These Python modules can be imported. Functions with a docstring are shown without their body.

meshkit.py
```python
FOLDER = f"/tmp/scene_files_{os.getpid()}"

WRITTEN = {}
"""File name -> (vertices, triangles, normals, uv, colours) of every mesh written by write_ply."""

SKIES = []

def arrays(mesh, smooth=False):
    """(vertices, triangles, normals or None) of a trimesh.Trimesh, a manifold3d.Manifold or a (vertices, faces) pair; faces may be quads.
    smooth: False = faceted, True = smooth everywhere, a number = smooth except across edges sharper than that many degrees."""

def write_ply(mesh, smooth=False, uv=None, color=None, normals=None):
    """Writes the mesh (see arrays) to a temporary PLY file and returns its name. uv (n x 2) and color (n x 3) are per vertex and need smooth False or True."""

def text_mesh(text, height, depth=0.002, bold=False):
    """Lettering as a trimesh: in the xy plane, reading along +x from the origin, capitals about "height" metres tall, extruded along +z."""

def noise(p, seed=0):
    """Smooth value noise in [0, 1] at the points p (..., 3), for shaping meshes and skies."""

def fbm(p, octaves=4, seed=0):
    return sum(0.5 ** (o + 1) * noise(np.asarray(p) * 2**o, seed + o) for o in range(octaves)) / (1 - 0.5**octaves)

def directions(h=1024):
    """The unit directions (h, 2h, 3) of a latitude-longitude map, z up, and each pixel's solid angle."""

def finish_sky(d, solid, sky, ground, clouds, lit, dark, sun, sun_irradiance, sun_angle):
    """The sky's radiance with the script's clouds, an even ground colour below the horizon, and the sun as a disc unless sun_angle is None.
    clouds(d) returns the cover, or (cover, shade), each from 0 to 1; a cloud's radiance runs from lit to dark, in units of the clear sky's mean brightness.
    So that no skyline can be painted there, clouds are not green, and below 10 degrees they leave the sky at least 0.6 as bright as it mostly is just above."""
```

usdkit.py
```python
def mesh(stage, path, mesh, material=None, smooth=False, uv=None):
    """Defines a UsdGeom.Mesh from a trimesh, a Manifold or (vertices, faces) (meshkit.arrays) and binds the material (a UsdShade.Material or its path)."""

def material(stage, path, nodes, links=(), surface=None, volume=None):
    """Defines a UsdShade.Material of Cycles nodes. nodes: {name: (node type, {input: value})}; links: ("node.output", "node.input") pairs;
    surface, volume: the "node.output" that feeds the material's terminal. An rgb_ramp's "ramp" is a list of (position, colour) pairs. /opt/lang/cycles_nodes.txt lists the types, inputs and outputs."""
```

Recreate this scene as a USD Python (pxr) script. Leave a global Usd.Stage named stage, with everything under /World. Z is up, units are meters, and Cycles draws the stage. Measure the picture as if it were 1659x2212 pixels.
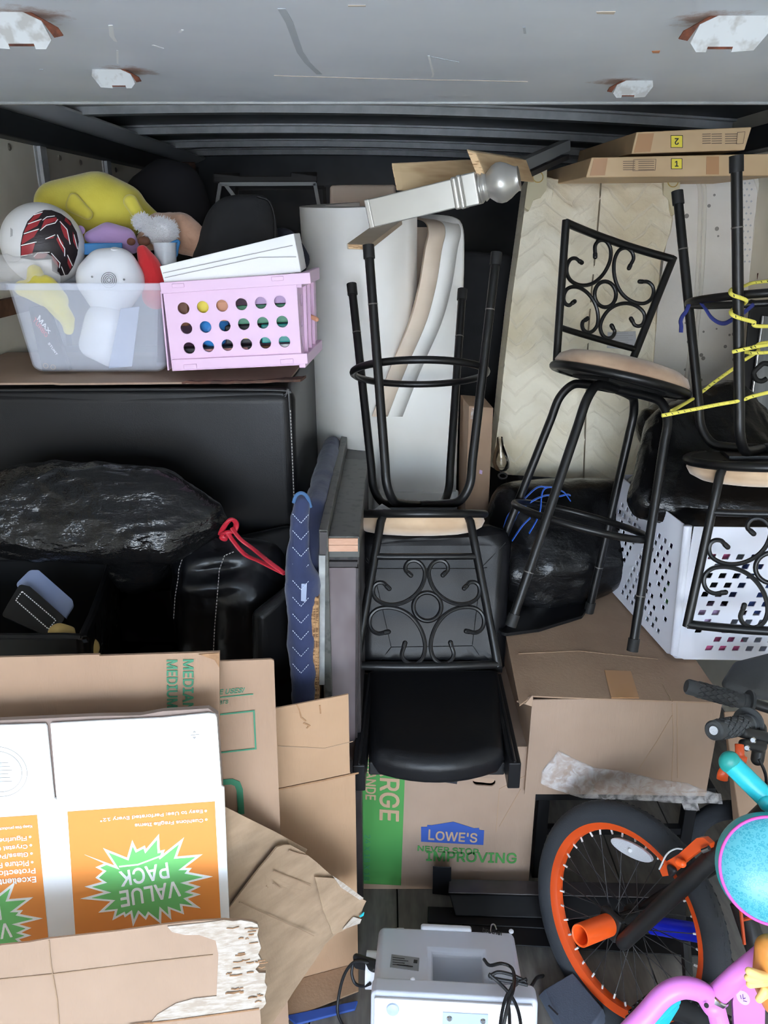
import math, random, numpy as np, trimesh, manifold3d as m3, shapely.geometry as sg, shapely.affinity as sa
import sys
sys.path.insert(0, '/opt/lang')
import usdkit, meshkit
from pxr import Usd, UsdGeom, UsdLux, UsdShade, Gf, Sdf, Vt
stage = Usd.Stage.CreateInMemory()
UsdGeom.SetStageUpAxis(stage, 'Z'); UsdGeom.SetStageMetersPerUnit(stage, 1.0)
UsdGeom.Xform.Define(stage, '/World'); UsdGeom.Scope.Define(stage, '/World/Looks')
# ------------------------------------------------------------------ camera, sky, sun, exposure
EYE = 1.67; PITCH = 20.0; FPX = 1719.0
cam = UsdGeom.Camera.Define(stage, '/World/camera')
cam.AddTranslateOp().Set(Gf.Vec3d(0, 0, EYE)); cam.AddRotateXOp().Set(90 - PITCH)
cam.CreateHorizontalApertureAttr(36.0); cam.CreateVerticalApertureAttr(48.0); cam.CreateFocalLengthAttr(36.0 * FPX / 1659)
cam.CreateClippingRangeAttr(Gf.Vec2f(0.05, 1000)); cam.CreateExposureAttr(3.27)
sky = UsdLux.DomeLight.Define(stage, '/World/sky'); sky.CreateIntensityAttr(1.0)
UsdShade.MaterialBindingAPI.Apply(sky.GetPrim()).Bind(usdkit.material(stage, '/World/Looks/hazy_sky', {'s': ('sky_texture', {'sky_type': 'multiple_scattering', 'sun_disc': False, 'sun_elevation': math.radians(66), 'sun_rotation': 2.9, 'aerosol_density': 4.0}), 'h': ('hsv', {'saturation': .75}), 'b': ('background_shader', {'strength': .1})}, [('s.color', 'h.color'), ('h.color', 'b.color')], surface='b.background'))
sun = UsdLux.DistantLight.Define(stage, '/World/sun'); sun.CreateIntensityAttr(20.0); sun.CreateAngleAttr(0.55); sun.CreateColorAttr(Gf.Vec3f(1.0, 0.97, 0.93))
sun.AddRotateXYZOp().Set(Gf.Vec3f(39, 10, 0))      # high sun behind the viewer: it lights the ground outside and the lengthened deck, both out of view, and reaches the load as bounce
# ------------------------------------------------------------------ helpers
RND = random.Random(5); NR = np.random.default_rng(7)
c_, s_ = math.cos(math.radians(PITCH)), math.sin(math.radians(PITCH))
def A3(*p): return np.array(p, float)
def W(px, py, Y):
    t = (1106 - py) / FPX; d = Y / (c_ + t * s_)
    return A3((px - 829.5) * d / FPX, Y, EYE + d * (t * c_ - s_))
def WZ(px, py, z):
    t = (1106 - py) / FPX; d = (z - EYE) / (t * c_ - s_)
    return A3((px - 829.5) * d / FPX, d * (c_ + t * s_), z)
def ray(px, py): v = W(px, py, 1.0) - A3(0, 0, EYE); return v / np.linalg.norm(v)
def unit(v): return np.asarray(v, float) / np.linalg.norm(v)
class Plane:
    """a flat face: origin, unit axes U (along), V (up the face), N towards the viewer's side"""
    def __init__(s, a, b, c):
        s.O = np.asarray(a, float); s.U = unit(b - s.O); n = np.cross(s.U, c - s.O); s.N = unit(n)
        if s.N @ (A3(0, 0, EYE) - s.O) < 0: s.N = -s.N
        s.V = np.cross(s.N, s.U)
    def hit(s, px, py):
        r = ray(px, py); e = A3(0, 0, EYE); return e + r * ((s.O - e) @ s.N / (r @ s.N))
    def uv(s, px, py): q = s.hit(px, py) - s.O; return (q @ s.U, q @ s.V)
    def at(s, u, v, n=0.0): return s.O + s.U * u + s.V * v + s.N * n
def S(r, g, b): return tuple((x / 255 / 12.92 if x / 255 < .04045 else ((x / 255 + .055) / 1.055) ** 2.4) for x in (r, g, b))
_cnt = {}
def numbered(parent, name):
    k = (parent, name); n = _cnt.get(k, 0); _cnt[k] = n + 1
    return name if n == 0 else f'{name}_{n:03d}'
ORG = {}
def custom(p, **kw):
    for k, v in kw.items():
        if v: p.SetCustomDataByKey(k, v)
def thing(name, label, cat, at=(0, 0, 0), group=None, kind=None):
    path = '/World/' + numbered('/World', name)
    x = UsdGeom.Xform.Define(stage, path); x.AddTranslateOp().Set(Gf.Vec3d(*map(float, at))); ORG[path] = np.asarray(at, float)
    custom(x.GetPrim(), label=label, category=cat, group=group, kind=kind); return path
def tm(m):
    if isinstance(m, (list, tuple)): return trimesh.util.concatenate([tm(x) for x in m])
    v, f, _ = meshkit.arrays(m); return trimesh.Trimesh(v, f, process=False)
def part(th, name, mesh, mat, smooth=False, label=None, kind=None):
    """mesh is given in world space; it becomes ONE Mesh under th"""
    if isinstance(mesh, list): mesh = trimesh.util.concatenate([tm(x) for x in mesh])
    v, f, n = meshkit.arrays(mesh)
    path = th + '/' + numbered(th, name); o = ORG[th]
    usdkit.mesh(stage, path, (v - o, f), MATS[mat], smooth=smooth); ORG[path] = o
    custom(stage.GetPrimAtPath(path), label=label, kind=kind); return path
def single(name, label, cat, mesh, mat, smooth=False, group=None, kind=None):
    if isinstance(mesh, list): mesh = trimesh.util.concatenate([tm(x) for x in mesh])
    v, f, n = meshkit.arrays(mesh); path = '/World/' + numbered('/World', name)
    usdkit.mesh(stage, path, (v, f), MATS[mat], smooth=smooth); ORG[path] = A3(0, 0, 0)
    custom(stage.GetPrimAtPath(path), label=label, category=cat, group=group, kind=kind); return path
def struct(name, mesh=None, mat=None, smooth=False):
    if mesh is None:
        path = '/World/' + numbered('/World', name); UsdGeom.Xform.Define(stage, path); ORG[path] = A3(0, 0, 0)
        custom(stage.GetPrimAtPath(path), kind='structure'); return path
    return single(name, None, None, mesh, mat, smooth, kind='structure')
# shapes
def box(x0, x1, y0, y1, z0, z1):
    b = trimesh.creation.box([x1 - x0, y1 - y0, z1 - z0]); b.apply_translation([(x0 + x1) / 2, (y0 + y1) / 2, (z0 + z1) / 2]); return b
_ball = {}
def ball(r, lod=2):
    if lod not in _ball: _ball[lod] = trimesh.creation.icosphere(lod).vertices
    return _ball[lod] * r
def rhull(pts, r=0.004, lod=1):
    """rounded convex solid round the given points"""
    pts = np.asarray(pts, float); pts = pts.reshape(-1, 3)
    c = pts.mean(0); q = pts - np.array([unit(p - c) * 0 if np.allclose(p, c) else 0 * p for p in pts])
    return m3.Manifold.hull_points(np.vstack([p + ball(r, lod) for p in q]))
def fbox(O, U, V, N, u, v, n, r=0.004, lod=1):
    """rounded box in a frame, ranges u, v, n"""
    e = r
    return rhull([O + U * a + V * b + N * c for a in (u[0] + e, u[1] - e) for b in (v[0] + e, v[1] - e) for c in (n[0] + e, n[1] - e)], r, lod)
def spline(pts, n=8, closed=False):
    p = np.asarray(pts, float); k = len(p)
    if closed: q = np.vstack([p[-1], p, p[0], p[1]])
    else: q = np.vstack([2 * p[0] - p[1], p, 2 * p[-1] - p[-2]])
    out = []
    for i in range(1, len(q) - 2):
        a, b, c, d = q[i - 1:i + 3]
        for t in np.linspace(0, 1, n, endpoint=False):
            out.append(.5 * (2 * b + (c - a) * t + (2 * a - 5 * b + 4 * c - d) * t * t + (3 * b - a - 3 * c + d) * t ** 3))
    if not closed: out.append(p[-1])
    return np.array(out)
def tube(path, r, sides=10, closed=False, flat=None, up=None):
    """swept round (or flat: width factor pair) bar with capped ends"""
    p = np.asarray(path, float); n = len(p); r = np.broadcast_to(np.asarray(r, float), (n,))
    t = np.roll(p, -1, 0) - np.roll(p, 1, 0)
    if not closed: t[0] = p[1] - p[0]; t[-1] = p[-1] - p[-2]
    t /= np.linalg.norm(t, axis=1, keepdims=True) + 1e-12
    a = np.cross(t[0], A3(0, 0, 1) if up is None else up)
    if np.linalg.norm(a) < 1e-3: a = np.cross(t[0], A3(0, 1, 0))
    a = unit(a); As = []
    for i in range(n):
        a = a - t[i] * (a @ t[i]); a = unit(a); As.append(a)
    As = np.array(As)
    if closed:   # undo the twist gathered round the loop
        e = As[0]; b0 = np.cross(t[-1], As[-1]); ang = math.atan2(e @ b0, e @ As[-1])
        Bs = np.cross(t, As); w = np.linspace(0, ang, n)[:, None]; As = As * np.cos(w) + Bs * np.sin(w)
    Bs = np.cross(t, As); th = np.arange(sides) * 2 * np.pi / sides + (math.pi / 4 if sides == 4 else 0)
    fw, fh = flat if flat else (1, 1)
    V = p[:, None] + r[:, None, None] * (fw * np.cos(th)[None, :, None] * As[:, None] + fh * np.sin(th)[None, :, None] * Bs[:, None])
    V = V.reshape(-1, 3); F = []
    for i in range(n if closed else n - 1):
        j = (i + 1) % n
        for k in range(sides):
            l = (k + 1) % sides; a_, b_, c2, d_ = i * sides + k, i * sides + l, j * sides + l, j * sides + k
            F += [(a_, b_, c2), (a_, c2, d_)]
    if not closed:
        V = np.vstack([V, p[0], p[-1]]); c0, c1 = len(V) - 2, len(V) - 1
        for k in range(sides):
            l = (k + 1) % sides; F += [(c0, l, k), (c1, (n - 1) * sides + k, (n - 1) * sides + l)]
    return trimesh.Trimesh(V, np.array(F), process=False)
def lathe(prof, O, axis, segs=32):
    """prof: (radius, along) pairs turned round axis from O"""
    ax = unit(axis); a = np.cross(ax, A3(0, 0, 1)); a = unit(a) if np.linalg.norm(a) > 1e-3 else A3(1, 0, 0); b = np.cross(ax, a)
    th = np.arange(segs) * 2 * np.pi / segs; V = []; F = []
    for r, h in prof: V.append(O + ax * h + r * (np.cos(th)[:, None] * a + np.sin(th)[:, None] * b))
    V = np.vstack(V)
    for i in range(len(prof) - 1):
        for k in range(segs):
            l = (k + 1) % segs; F += [(i * segs + k, i * segs + l, (i + 1) * segs + l), (i * segs + k, (i + 1) * segs + l, (i + 1) * segs + k)]
    m = trimesh.Trimesh(V, np.array(F), process=False); return m
def rod(a, b, r, segs=12): return lathe([(0, 0), (r, 0), (r, np.linalg.norm(np.subtract(b, a))), (0, np.linalg.norm(np.subtract(b, a)))], np.asarray(a, float), np.subtract(b, a), segs)
def hoop(C, n, R, r, segs=48, sides=10, flat=None):
    n = unit(n); a = np.cross(n, A3(0, 0, 1)); a = unit(a) if np.linalg.norm(a) > 1e-3 else A3(1, 0, 0); b = np.cross(n, a)
    t = np.arange(segs) * 2 * np.pi / segs
    return tube(C + R * (np.cos(t)[:, None] * a + np.sin(t)[:, None] * b), r, sides, True, flat, up=n)
def man(m): m = tm(m); m.merge_vertices(); return m3.Manifold(m3.Mesh(np.asarray(m.vertices, np.float32), np.asarray(m.faces, np.uint32)))
def ext(poly, n0, n1, pl, edge=None, disp=0, freq=8, seed=0):
    """polygon in a plane's own (u, v), extruded from n0 to n1 along its normal, optionally refined and crumpled"""
    if not poly.is_valid: poly = poly.buffer(0)
    gs = getattr(poly, 'geoms', [poly]); out = []
    for g in gs:
        if g.area < 1e-9: continue
        m = trimesh.creation.extrude_polygon(g, n1 - n0, engine='earcut')
        if edge: m = tm(man(m).refine_to_length(edge))
        v = np.array(m.vertices)
        if disp: v[:, 2] += disp * (meshkit.fbm(np.c_[v[:, :2] * freq, np.full(len(v), .5)], 3, seed) - .5) * 2
        out.append(trimesh.Trimesh(pl.O + v[:, :1] * pl.U + v[:, 1:2] * pl.V + (v[:, 2:] + n0) * pl.N, m.faces, process=False))
    return trimesh.util.concatenate(out)
def plate(px, pl, th=0.004, front=0.0, holes=(), **kw):
    return ext(sg.Polygon([pl.uv(*p) for p in px], [[pl.uv(*p) for p in h] for h in holes]), front - th, front, pl, **kw)
def text_q(text, q, depth=0.0006, bold=False, off=0.0):
    """lettering on a face: q = its four world corners, bottom left, bottom right, top right, top left as one reads it"""
    q = [np.asarray(p, float) for p in q]; m = meshkit.text_mesh(text, 1.0, 1.0, bold); v = np.array(m.vertices); lo, hi = v.min(0), v.max(0)
    u = ((v[:, 0] - lo[0]) / (hi[0] - lo[0]))[:, None]; w = ((v[:, 1] - lo[1]) / (hi[1] - lo[1]))[:, None]
    n = unit(np.cross(q[1] - q[0], q[3] - q[0]))
    return trimesh.Trimesh((1 - u) * (1 - w) * q[0] + u * (1 - w) * q[1] + u * w * q[2] + (1 - u) * w * q[3] + n * (off + (v[:, 2:] - lo[2]) / (hi[2] - lo[2]) * depth), m.faces, process=False)
def text_px(text, pl, q, **kw): return text_q(text, [pl.hit(*p) for p in q], **kw)
def stroke(px, pl, w, front=0.0006, th=0.0006, closed=False):
    l = sg.LinearRing([pl.uv(*p) for p in px]) if closed else sg.LineString([pl.uv(*p) for p in px])
    return ext(l.buffer(w / 2, cap_style=2, join_style=2), front - th, front, pl)
def blob(groups, edge=0.02, smooth=12, wr=0.0, freq=12, ridge=True, seed=1, stretch=(1, 1, 1)):
    """soft body: union of hulls of balls (each group a list of (x,y,z,r)), refined, smoothed and wrinkled"""
    m = m3.Manifold.batch_boolean([m3.Manifold.hull_points(np.vstack([np.asarray(p[:3]) + ball(p[3], 2) for p in g])) for g in groups], m3.OpType.Add)
    t = tm(m.refine_to_length(edge)); t.merge_vertices()
    if smooth: trimesh.smoothing.filter_taubin(t, iterations=smooth)
    if wr:
        v = np.array(t.vertices); n = np.array(t.vertex_normals); q = v * freq * np.asarray(stretch)
        q = q + 1.2 * (np.stack([meshkit.fbm(q * .5 + k * 9, 2, seed + k) for k in range(3)], 1) - .5)
        h = meshkit.fbm(q, 4, seed) - .5
        h = (0.5 - np.abs(h) * 4) if ridge else h * 2
        t.vertices = v + n * (wr * h)[:, None]
    return t
def ell(C, r, rot=None, lod=4):
    v = trimesh.creation.icosphere(lod); p = v.vertices * np.asarray(r)
    if rot is not None: p = p @ np.asarray(rot).T
    return trimesh.Trimesh(p + C, v.faces, process=False)
def rotz(a): a = math.radians(a); return np.array([[math.cos(a), -math.sin(a), 0], [math.sin(a), math.cos(a), 0], [0, 0, 1]])
def bump_mesh(m, amp, freq, seed=0, ridge=False):
    t = tm(m); v = np.array(t.vertices); n = np.array(t.vertex_normals); h = meshkit.fbm(v * freq, 3, seed) - .5
    t.vertices = v + n * ((0.4 - abs(h) * 4 if ridge else h * 2) * amp)[:, None]; return t
def around(mesh, R, C): t = tm(mesh); t.vertices = (np.array(t.vertices) - C) @ np.asarray(R).T + C; return t
# ------------------------------------------------------------------ materials
MATS = {}
def M(name, col, rough=.5, col2=None, nscale=6., nlow=.35, nhigh=.65, bump=0., bscale=60., bdist=.002, stretch=(1, 1, 1), detail=3, bstretch=None, **pr):
    """principled surface: two tones mixed by noise (world space), a noise bump"""
    nd = {'g': ('geometry', {}), 'p': ('principled_bsdf', dict(roughness=rough, **({} if col2 else dict(base_color=col)), **pr))}; ln = []
    if col2:
        nd['mp'] = ('mapping', dict(scale=stretch)); nd['n'] = ('noise_texture', dict(scale=nscale, detail=detail, roughness=.6)); nd['r'] = ('rgb_ramp', dict(ramp=[(0, col), (nlow, col), (nhigh, col2), (1, col2)]))
        ln += [('g.position', 'mp.vector'), ('mp.vector', 'n.vector'), ('n.fac', 'r.fac'), ('r.color', 'p.base_color')]
    if bump:
        nd['mb'] = ('mapping', dict(scale=bstretch or (1, 1, 1))); nd['nb'] = ('noise_texture', dict(scale=bscale, detail=3, roughness=.6)); nd['b'] = ('bump', dict(strength=bump, distance=bdist))
        ln += [('g.position', 'mb.vector'), ('mb.vector', 'nb.vector'), ('nb.fac', 'b.height'), ('b.normal', 'p.normal')]
    MATS[name] = usdkit.material(stage, '/World/Looks/' + name, nd, ln, surface='p.BSDF')
def mixmat(name, nodes, links, surface='p.BSDF'): MATS[name] = usdkit.material(stage, '/World/Looks/' + name, nodes, links, surface=surface)
# cardboards: warm brown with faint flute lines and blotches
def card(name, a, b, scale=5, stretch=(1, 1, 1), rough=.75): M(name, S(*a), rough, S(*b), scale, .3, .72, bump=.25, bscale=40, bdist=.003, stretch=stretch, bstretch=(3, 3, .6))
card('card_front', (170, 143, 122), (162, 135, 114)); card('card_medium', (168, 138, 114), (160, 130, 107)); card('card_tan', (170, 141, 114), (156, 127, 102), 9, (1, 1, 3))
card('card_tall', (178, 144, 113), (168, 134, 104)); card('card_brown', (160, 136, 118), (150, 126, 108)); card('card_dim', (160, 132, 108), (146, 118, 96)); card('card_edge', (168, 128, 92), (140, 104, 74), 60)
card('card_crumple', (172, 146, 120), (148, 124, 100), 12, (1, 1, 3)); M('torn', S(190, 180, 170), .9, S(170, 155, 140), 40, .4, .6, bump=.6, bscale=90, stretch=(1, 1, 5))
M('carton', S(200, 170, 130), .55, S(188, 157, 118), 6); M('tape_tan', S(176, 132, 92), .3); M('tape_black', S(40, 40, 46), .35); M('clear_tape', S(215, 200, 180), .15)
M('white_print', S(246, 246, 246), .45); M('orange', S(240, 150, 72), .5); M('green_star', S(118, 200, 116), .5); M('print_white', S(250, 250, 248), .5); M('print_green', S(58, 128, 96), .6); M('print_black', S(30, 30, 32), .6); M('print_grey', S(150, 150, 150), .6)
M('print_brown', S(110, 90, 72), .6); M('store_green', S(68, 138, 66), .6); M('store_blue', S(44, 76, 150), .6); M('card_letter', S(176, 146, 118), .7); M('yellow_sticker', S(226, 206, 60), .5)
M('inner_grey', S(150, 132, 124), .8); M('stain_brown', S(158, 131, 107), .9)
M('leather', S(15, 15, 17), .36, specular_ior_level=.3, bump=.22, bscale=420, bdist=.0012); M('leather_soft', S(14, 14, 16), .27, specular_ior_level=.4, bump=.3, bscale=14, bdist=.012); M('piping', S(18, 18, 20), .35); M('stitch', S(176, 170, 166), .7); M('seam_dark', S(14, 14, 16), .6)
M('bag_black', S(11, 11, 12), .13, specular_ior_level=.45, bump=.55, bscale=34, bdist=.008, bstretch=(1, 1, 2.2)); M('bag_fine', S(11, 11, 12), .2, specular_ior_level=.35, bump=.45, bscale=50, bdist=.005, bstretch=(1, 1, 1.5)); M('red_tie', S(176, 36, 52), .4); M('blue_tie', S(36, 96, 200), .35)
M('black_plastic', S(13, 13, 15), .45, specular_ior_level=.3); M('black_metal', S(11, 11, 12), .33, specular_ior_level=.4); M('rubber_cap', S(13, 13, 14), .6); M('weld', S(92, 88, 84), .5)
M('suede', S(150, 122, 100), .9, S(184, 156, 130), 10, .3, .7, bump=.2, bscale=200, sheen_weight=.3); M('suede_pale', S(206, 178, 148), .9, S(190, 160, 130), 10, sheen_weight=.3)
M('underseat', S(16, 16, 17), .7, bump=.5, bscale=120); M('paper_tag', S(196, 192, 188), .8, S(150, 148, 146), 30)
M('foam', S(246, 245, 241), .9, S(240, 237, 230), 3, bump=.08, bscale=200); M('foam_tan', S(242, 226, 208), .95, S(220, 200, 178), 4); M('foam_pale', S(228, 208, 190), .9)
M('post_silver', S(188, 186, 180), .3, S(178, 176, 170), 5, metallic=.6); M('plywood', S(202, 176, 138), .55, S(172, 142, 106), 4, .4, .6, stretch=(1, 1, 6)); M('ply_end', S(224, 190, 146), .7, S(170, 130, 90), 30, .5, .6, stretch=(1, 1, 8)); M('ply_grey', S(176, 160, 138), .45, S(160, 144, 122), 5)
M('grey_bar', S(104, 106, 106), .5); M('espresso', S(46, 42, 42), .3, S(58, 52, 52), 14, bump=.12, bscale=70); M('espresso_dusty', S(78, 78, 74), .42, S(50, 50, 48), 34, .52, .66); M('espresso_worn', S(126, 117, 119), .35, S(94, 82, 84), 7, stretch=(1, 1, .5)); M('raw_wood', S(206, 164, 140), .8, S(190, 146, 122), 20, stretch=(1, 1, 5)); M('pale_worn', S(168, 170, 170), .5, S(128, 130, 130), 18)
M('blanket', S(46, 55, 90), .95, S(39, 47, 78), 8, bump=.4, bscale=90, sheen_weight=.2); M('blanket_trim', S(66, 100, 142), .9); M('thread_white', S(190, 196, 214), .9); M('corrugation', S(176, 138, 96), .9, S(110, 80, 52), 220, .45, .55, stretch=(.2, .2, 1)); M('glint', S(150, 160, 185), .2)
M('wall_panel', S(240, 233, 216), .55, S(226, 218, 200), 3, bump=.1, bscale=20); M('galv', S(184, 184, 182), .4, S(164, 164, 162), 16, metallic=.2); M('rail_black', S(26, 28, 30), .5, S(34, 36, 38), 9); M('roof_skin', S(74, 77, 80), .4, S(62, 64, 67), 4); M('screw', S(110, 104, 92), .5); M('rub_rail', S(120, 84, 60), .8, S(90, 62, 44), 14)
M('floor_wood', S(118, 112, 104), .8, S(86, 81, 76), 7, .3, .7, bump=.3, bscale=40, stretch=(5, 1, 1)); M('unseen_pavement', S(214, 211, 205), .9, S(202, 199, 192), 2); M('truck_white', S(225, 226, 228), .5)
M('plate_white', S(218, 220, 220), .45, S(190, 188, 184), 30, .5, .62); M('scuff_dark', S(190, 197, 204), .5); M('scuff_pale', S(240, 243, 245), .5); M('scuff_tan', S(206, 192, 176), .6); M('scuff_rust', S(206, 140, 100), .7); M('rust', S(130, 74, 52), .85, S(86, 52, 40), 60)
M('yellow_plush', S(226, 213, 88), .95, S(216, 200, 74), 8, bump=.3, bscale=150, sheen_weight=.4); M('lilac_plush', S(178, 146, 194), .95, sheen_weight=.4, bump=.3, bscale=150); M('tan_plush', S(206, 164, 138), .95, S(192, 150, 124), 20, bump=.5, bscale=160, sheen_weight=.4); M('white_fur', S(238, 238, 240), .95, sheen_weight=.3, bump=.6, bscale=150); M('red_plush', S(206, 38, 44), .9, sheen_weight=.3, bump=.3, bscale=150); M('red_seam', S(60, 16, 20), .9)
M('ball_white', S(228, 228, 228), .35, bump=.1, bscale=300); M('ball_black', S(34, 26, 30), .45, bump=.4, bscale=240, bstretch=(.3, .3, 1)); M('ball_red', S(158, 48, 54), .4)
M('appliance', S(232, 234, 240), .25); M('sewing', S(214, 218, 230), .3); M('sewing_base', S(238, 238, 242), .35); M('rating', S(140, 142, 146), .4); M('blue_grey', S(176, 190, 210), .4); M('grey_dark', S(70, 70, 74), .6); M('pedal', S(74, 80, 92), .5, bump=.2, bscale=300)
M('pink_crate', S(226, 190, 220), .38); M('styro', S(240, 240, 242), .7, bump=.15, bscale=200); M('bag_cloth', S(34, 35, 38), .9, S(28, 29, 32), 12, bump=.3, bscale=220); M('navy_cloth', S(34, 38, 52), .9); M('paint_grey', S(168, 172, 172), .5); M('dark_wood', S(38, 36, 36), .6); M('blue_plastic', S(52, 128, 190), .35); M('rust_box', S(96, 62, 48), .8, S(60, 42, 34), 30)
M('matt_white', S(238, 233, 225), .9, S(228, 222, 214), 5, bump=.2, bscale=120); M('matt_trim', S(226, 220, 208), .85); M('matt_guard', S(206, 196, 164), .5); M('seam_grey', S(120, 108, 90), .9); M('label_grey', S(188, 188, 190), .6); M('mould', S(150, 145, 138), .95)
M('basket', S(226, 228, 240), .35); M('pink_cloth', S(226, 110, 160), .9); M('green_cloth', S(112, 190, 110), .9); M('blue_cloth', S(72, 96, 160), .9); M('purple_cloth', S(92, 62, 132), .9); M('black_cloth', S(26, 26, 32), .9); M('lilac_cloth', S(196, 168, 206), .9); M('dark_red_cloth', S(120, 40, 36), .9)
M('rope_yellow', S(226, 214, 92), .7); M('rope_black', S(24, 24, 24), .8); M('lanyard', S(34, 44, 110), .8); M('steel', S(128, 130, 130), .38, S(100, 102, 104), 5, metallic=.7, stretch=(6, 6, .3)); M('chrome', S(200, 202, 205), .18, metallic=1.0)
M('tyre', S(40, 43, 48), .75, bump=.25, bscale=260); M('rim_orange', S(212, 78, 26), .36); M('peg_orange', S(240, 92, 34), .28); M('fork_black', S(18, 18, 19), .45); M('spoke_steel', S(62, 62, 64), .4, metallic=.6); M('nipple', S(220, 220, 220), .3); M('reflector', S(196, 198, 204), .2, bump=.6, bscale=420); M('blue_anod', S(28, 44, 214), .28); M('grip', S(56, 58, 60), .7, bump=.2, bscale=260); M('cable', S(190, 192, 194), .3); M('cable_black', S(18, 18, 20), .45)
M('teal', S(40, 184, 196), .35); M('teal_dark', S(30, 140, 134), .4); M('helmet_side', S(60, 192, 200), .3); M('pink_trim', S(224, 84, 172), .5); M('pink_frame', S(226, 132, 220), .3); M('sticker_pink', S(226, 176, 222), .5); M('bird_orange', S(214, 142, 64), .45, S(196, 118, 50), 10); M('bird_tuft', S(250, 206, 134), .5); M('saddle', S(56, 58, 60), .7, bump=.3, bscale=200)
M('gold', S(190, 160, 96), .8); M('book_black', S(28, 26, 34), .5); M('book_green', S(74, 134, 106), .5); M('brown_toy', S(110, 70, 52), .6); M('sky_blue_toy', S(60, 140, 214), .4); M('yellow_toy', S(236, 214, 70), .5); M('white_paper', S(226, 224, 224), .7); M('pink_text', S(226, 160, 160), .6); M('peach', S(216, 156, 124), .6); M('turf', S(90, 84, 74), .95)
def seethrough(name, col, fac, rough=.15, tint=(1, 1, 1)):
    mixmat(name, {'t': ('transparent_bsdf', {'color': tint}), 'p': ('principled_bsdf', {'base_color': col, 'roughness': rough}), 'm': ('mix_closure', {'fac': fac})}, [('t.BSDF', 'm.closure1'), ('p.BSDF', 'm.closure2')], 'm.closure')
seethrough('bin_clear', S(226, 232, 248), .20, .2); seethrough('lid_clear', S(150, 160, 190), .55, .25); seethrough('cup_clear', S(215, 222, 230), .3, .1); seethrough('bag_clear', S(230, 230, 232), .22, .08)
mixmat('glass', {'t': ('transparent_bsdf', {'color': (.95, .93, .9)}), 'p': ('glossy_bsdf', {'roughness': .05}), 'f': ('fresnel', {'IOR': 1.5}), 'm': ('mix_closure', {})}, [('f.fac', 'm.fac'), ('t.BSDF', 'm.closure1'), ('p.BSDF', 'm.closure2')], 'm.closure')
mixmat('wrap_film', {'g': ('geometry', {}), 'n': ('noise_texture', {'scale': 38., 'detail': 3., 'distortion': 1.2}), 'b': ('bump', {'strength': 1.0, 'distance': .02}), 't': ('transparent_bsdf', {'color': (1, 1, 1)}), 'p': ('principled_bsdf', {'base_color': S(205, 200, 198), 'roughness': .08}), 'r': ('rgb_ramp', {'ramp': [(0, (.06,) * 3), (.45, (.10,) * 3), (.62, (.36,) * 3), (1, (.5,) * 3)]}), 'm': ('mix_closure', {})},
       [('g.position', 'n.vector'), ('n.fac', 'b.height'), ('b.normal', 'p.normal'), ('n.fac', 'r.fac'), ('r.color', 'm.fac'), ('t.BSDF', 'm.closure1'), ('p.BSDF', 'm.closure2')], 'm.closure')

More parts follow.
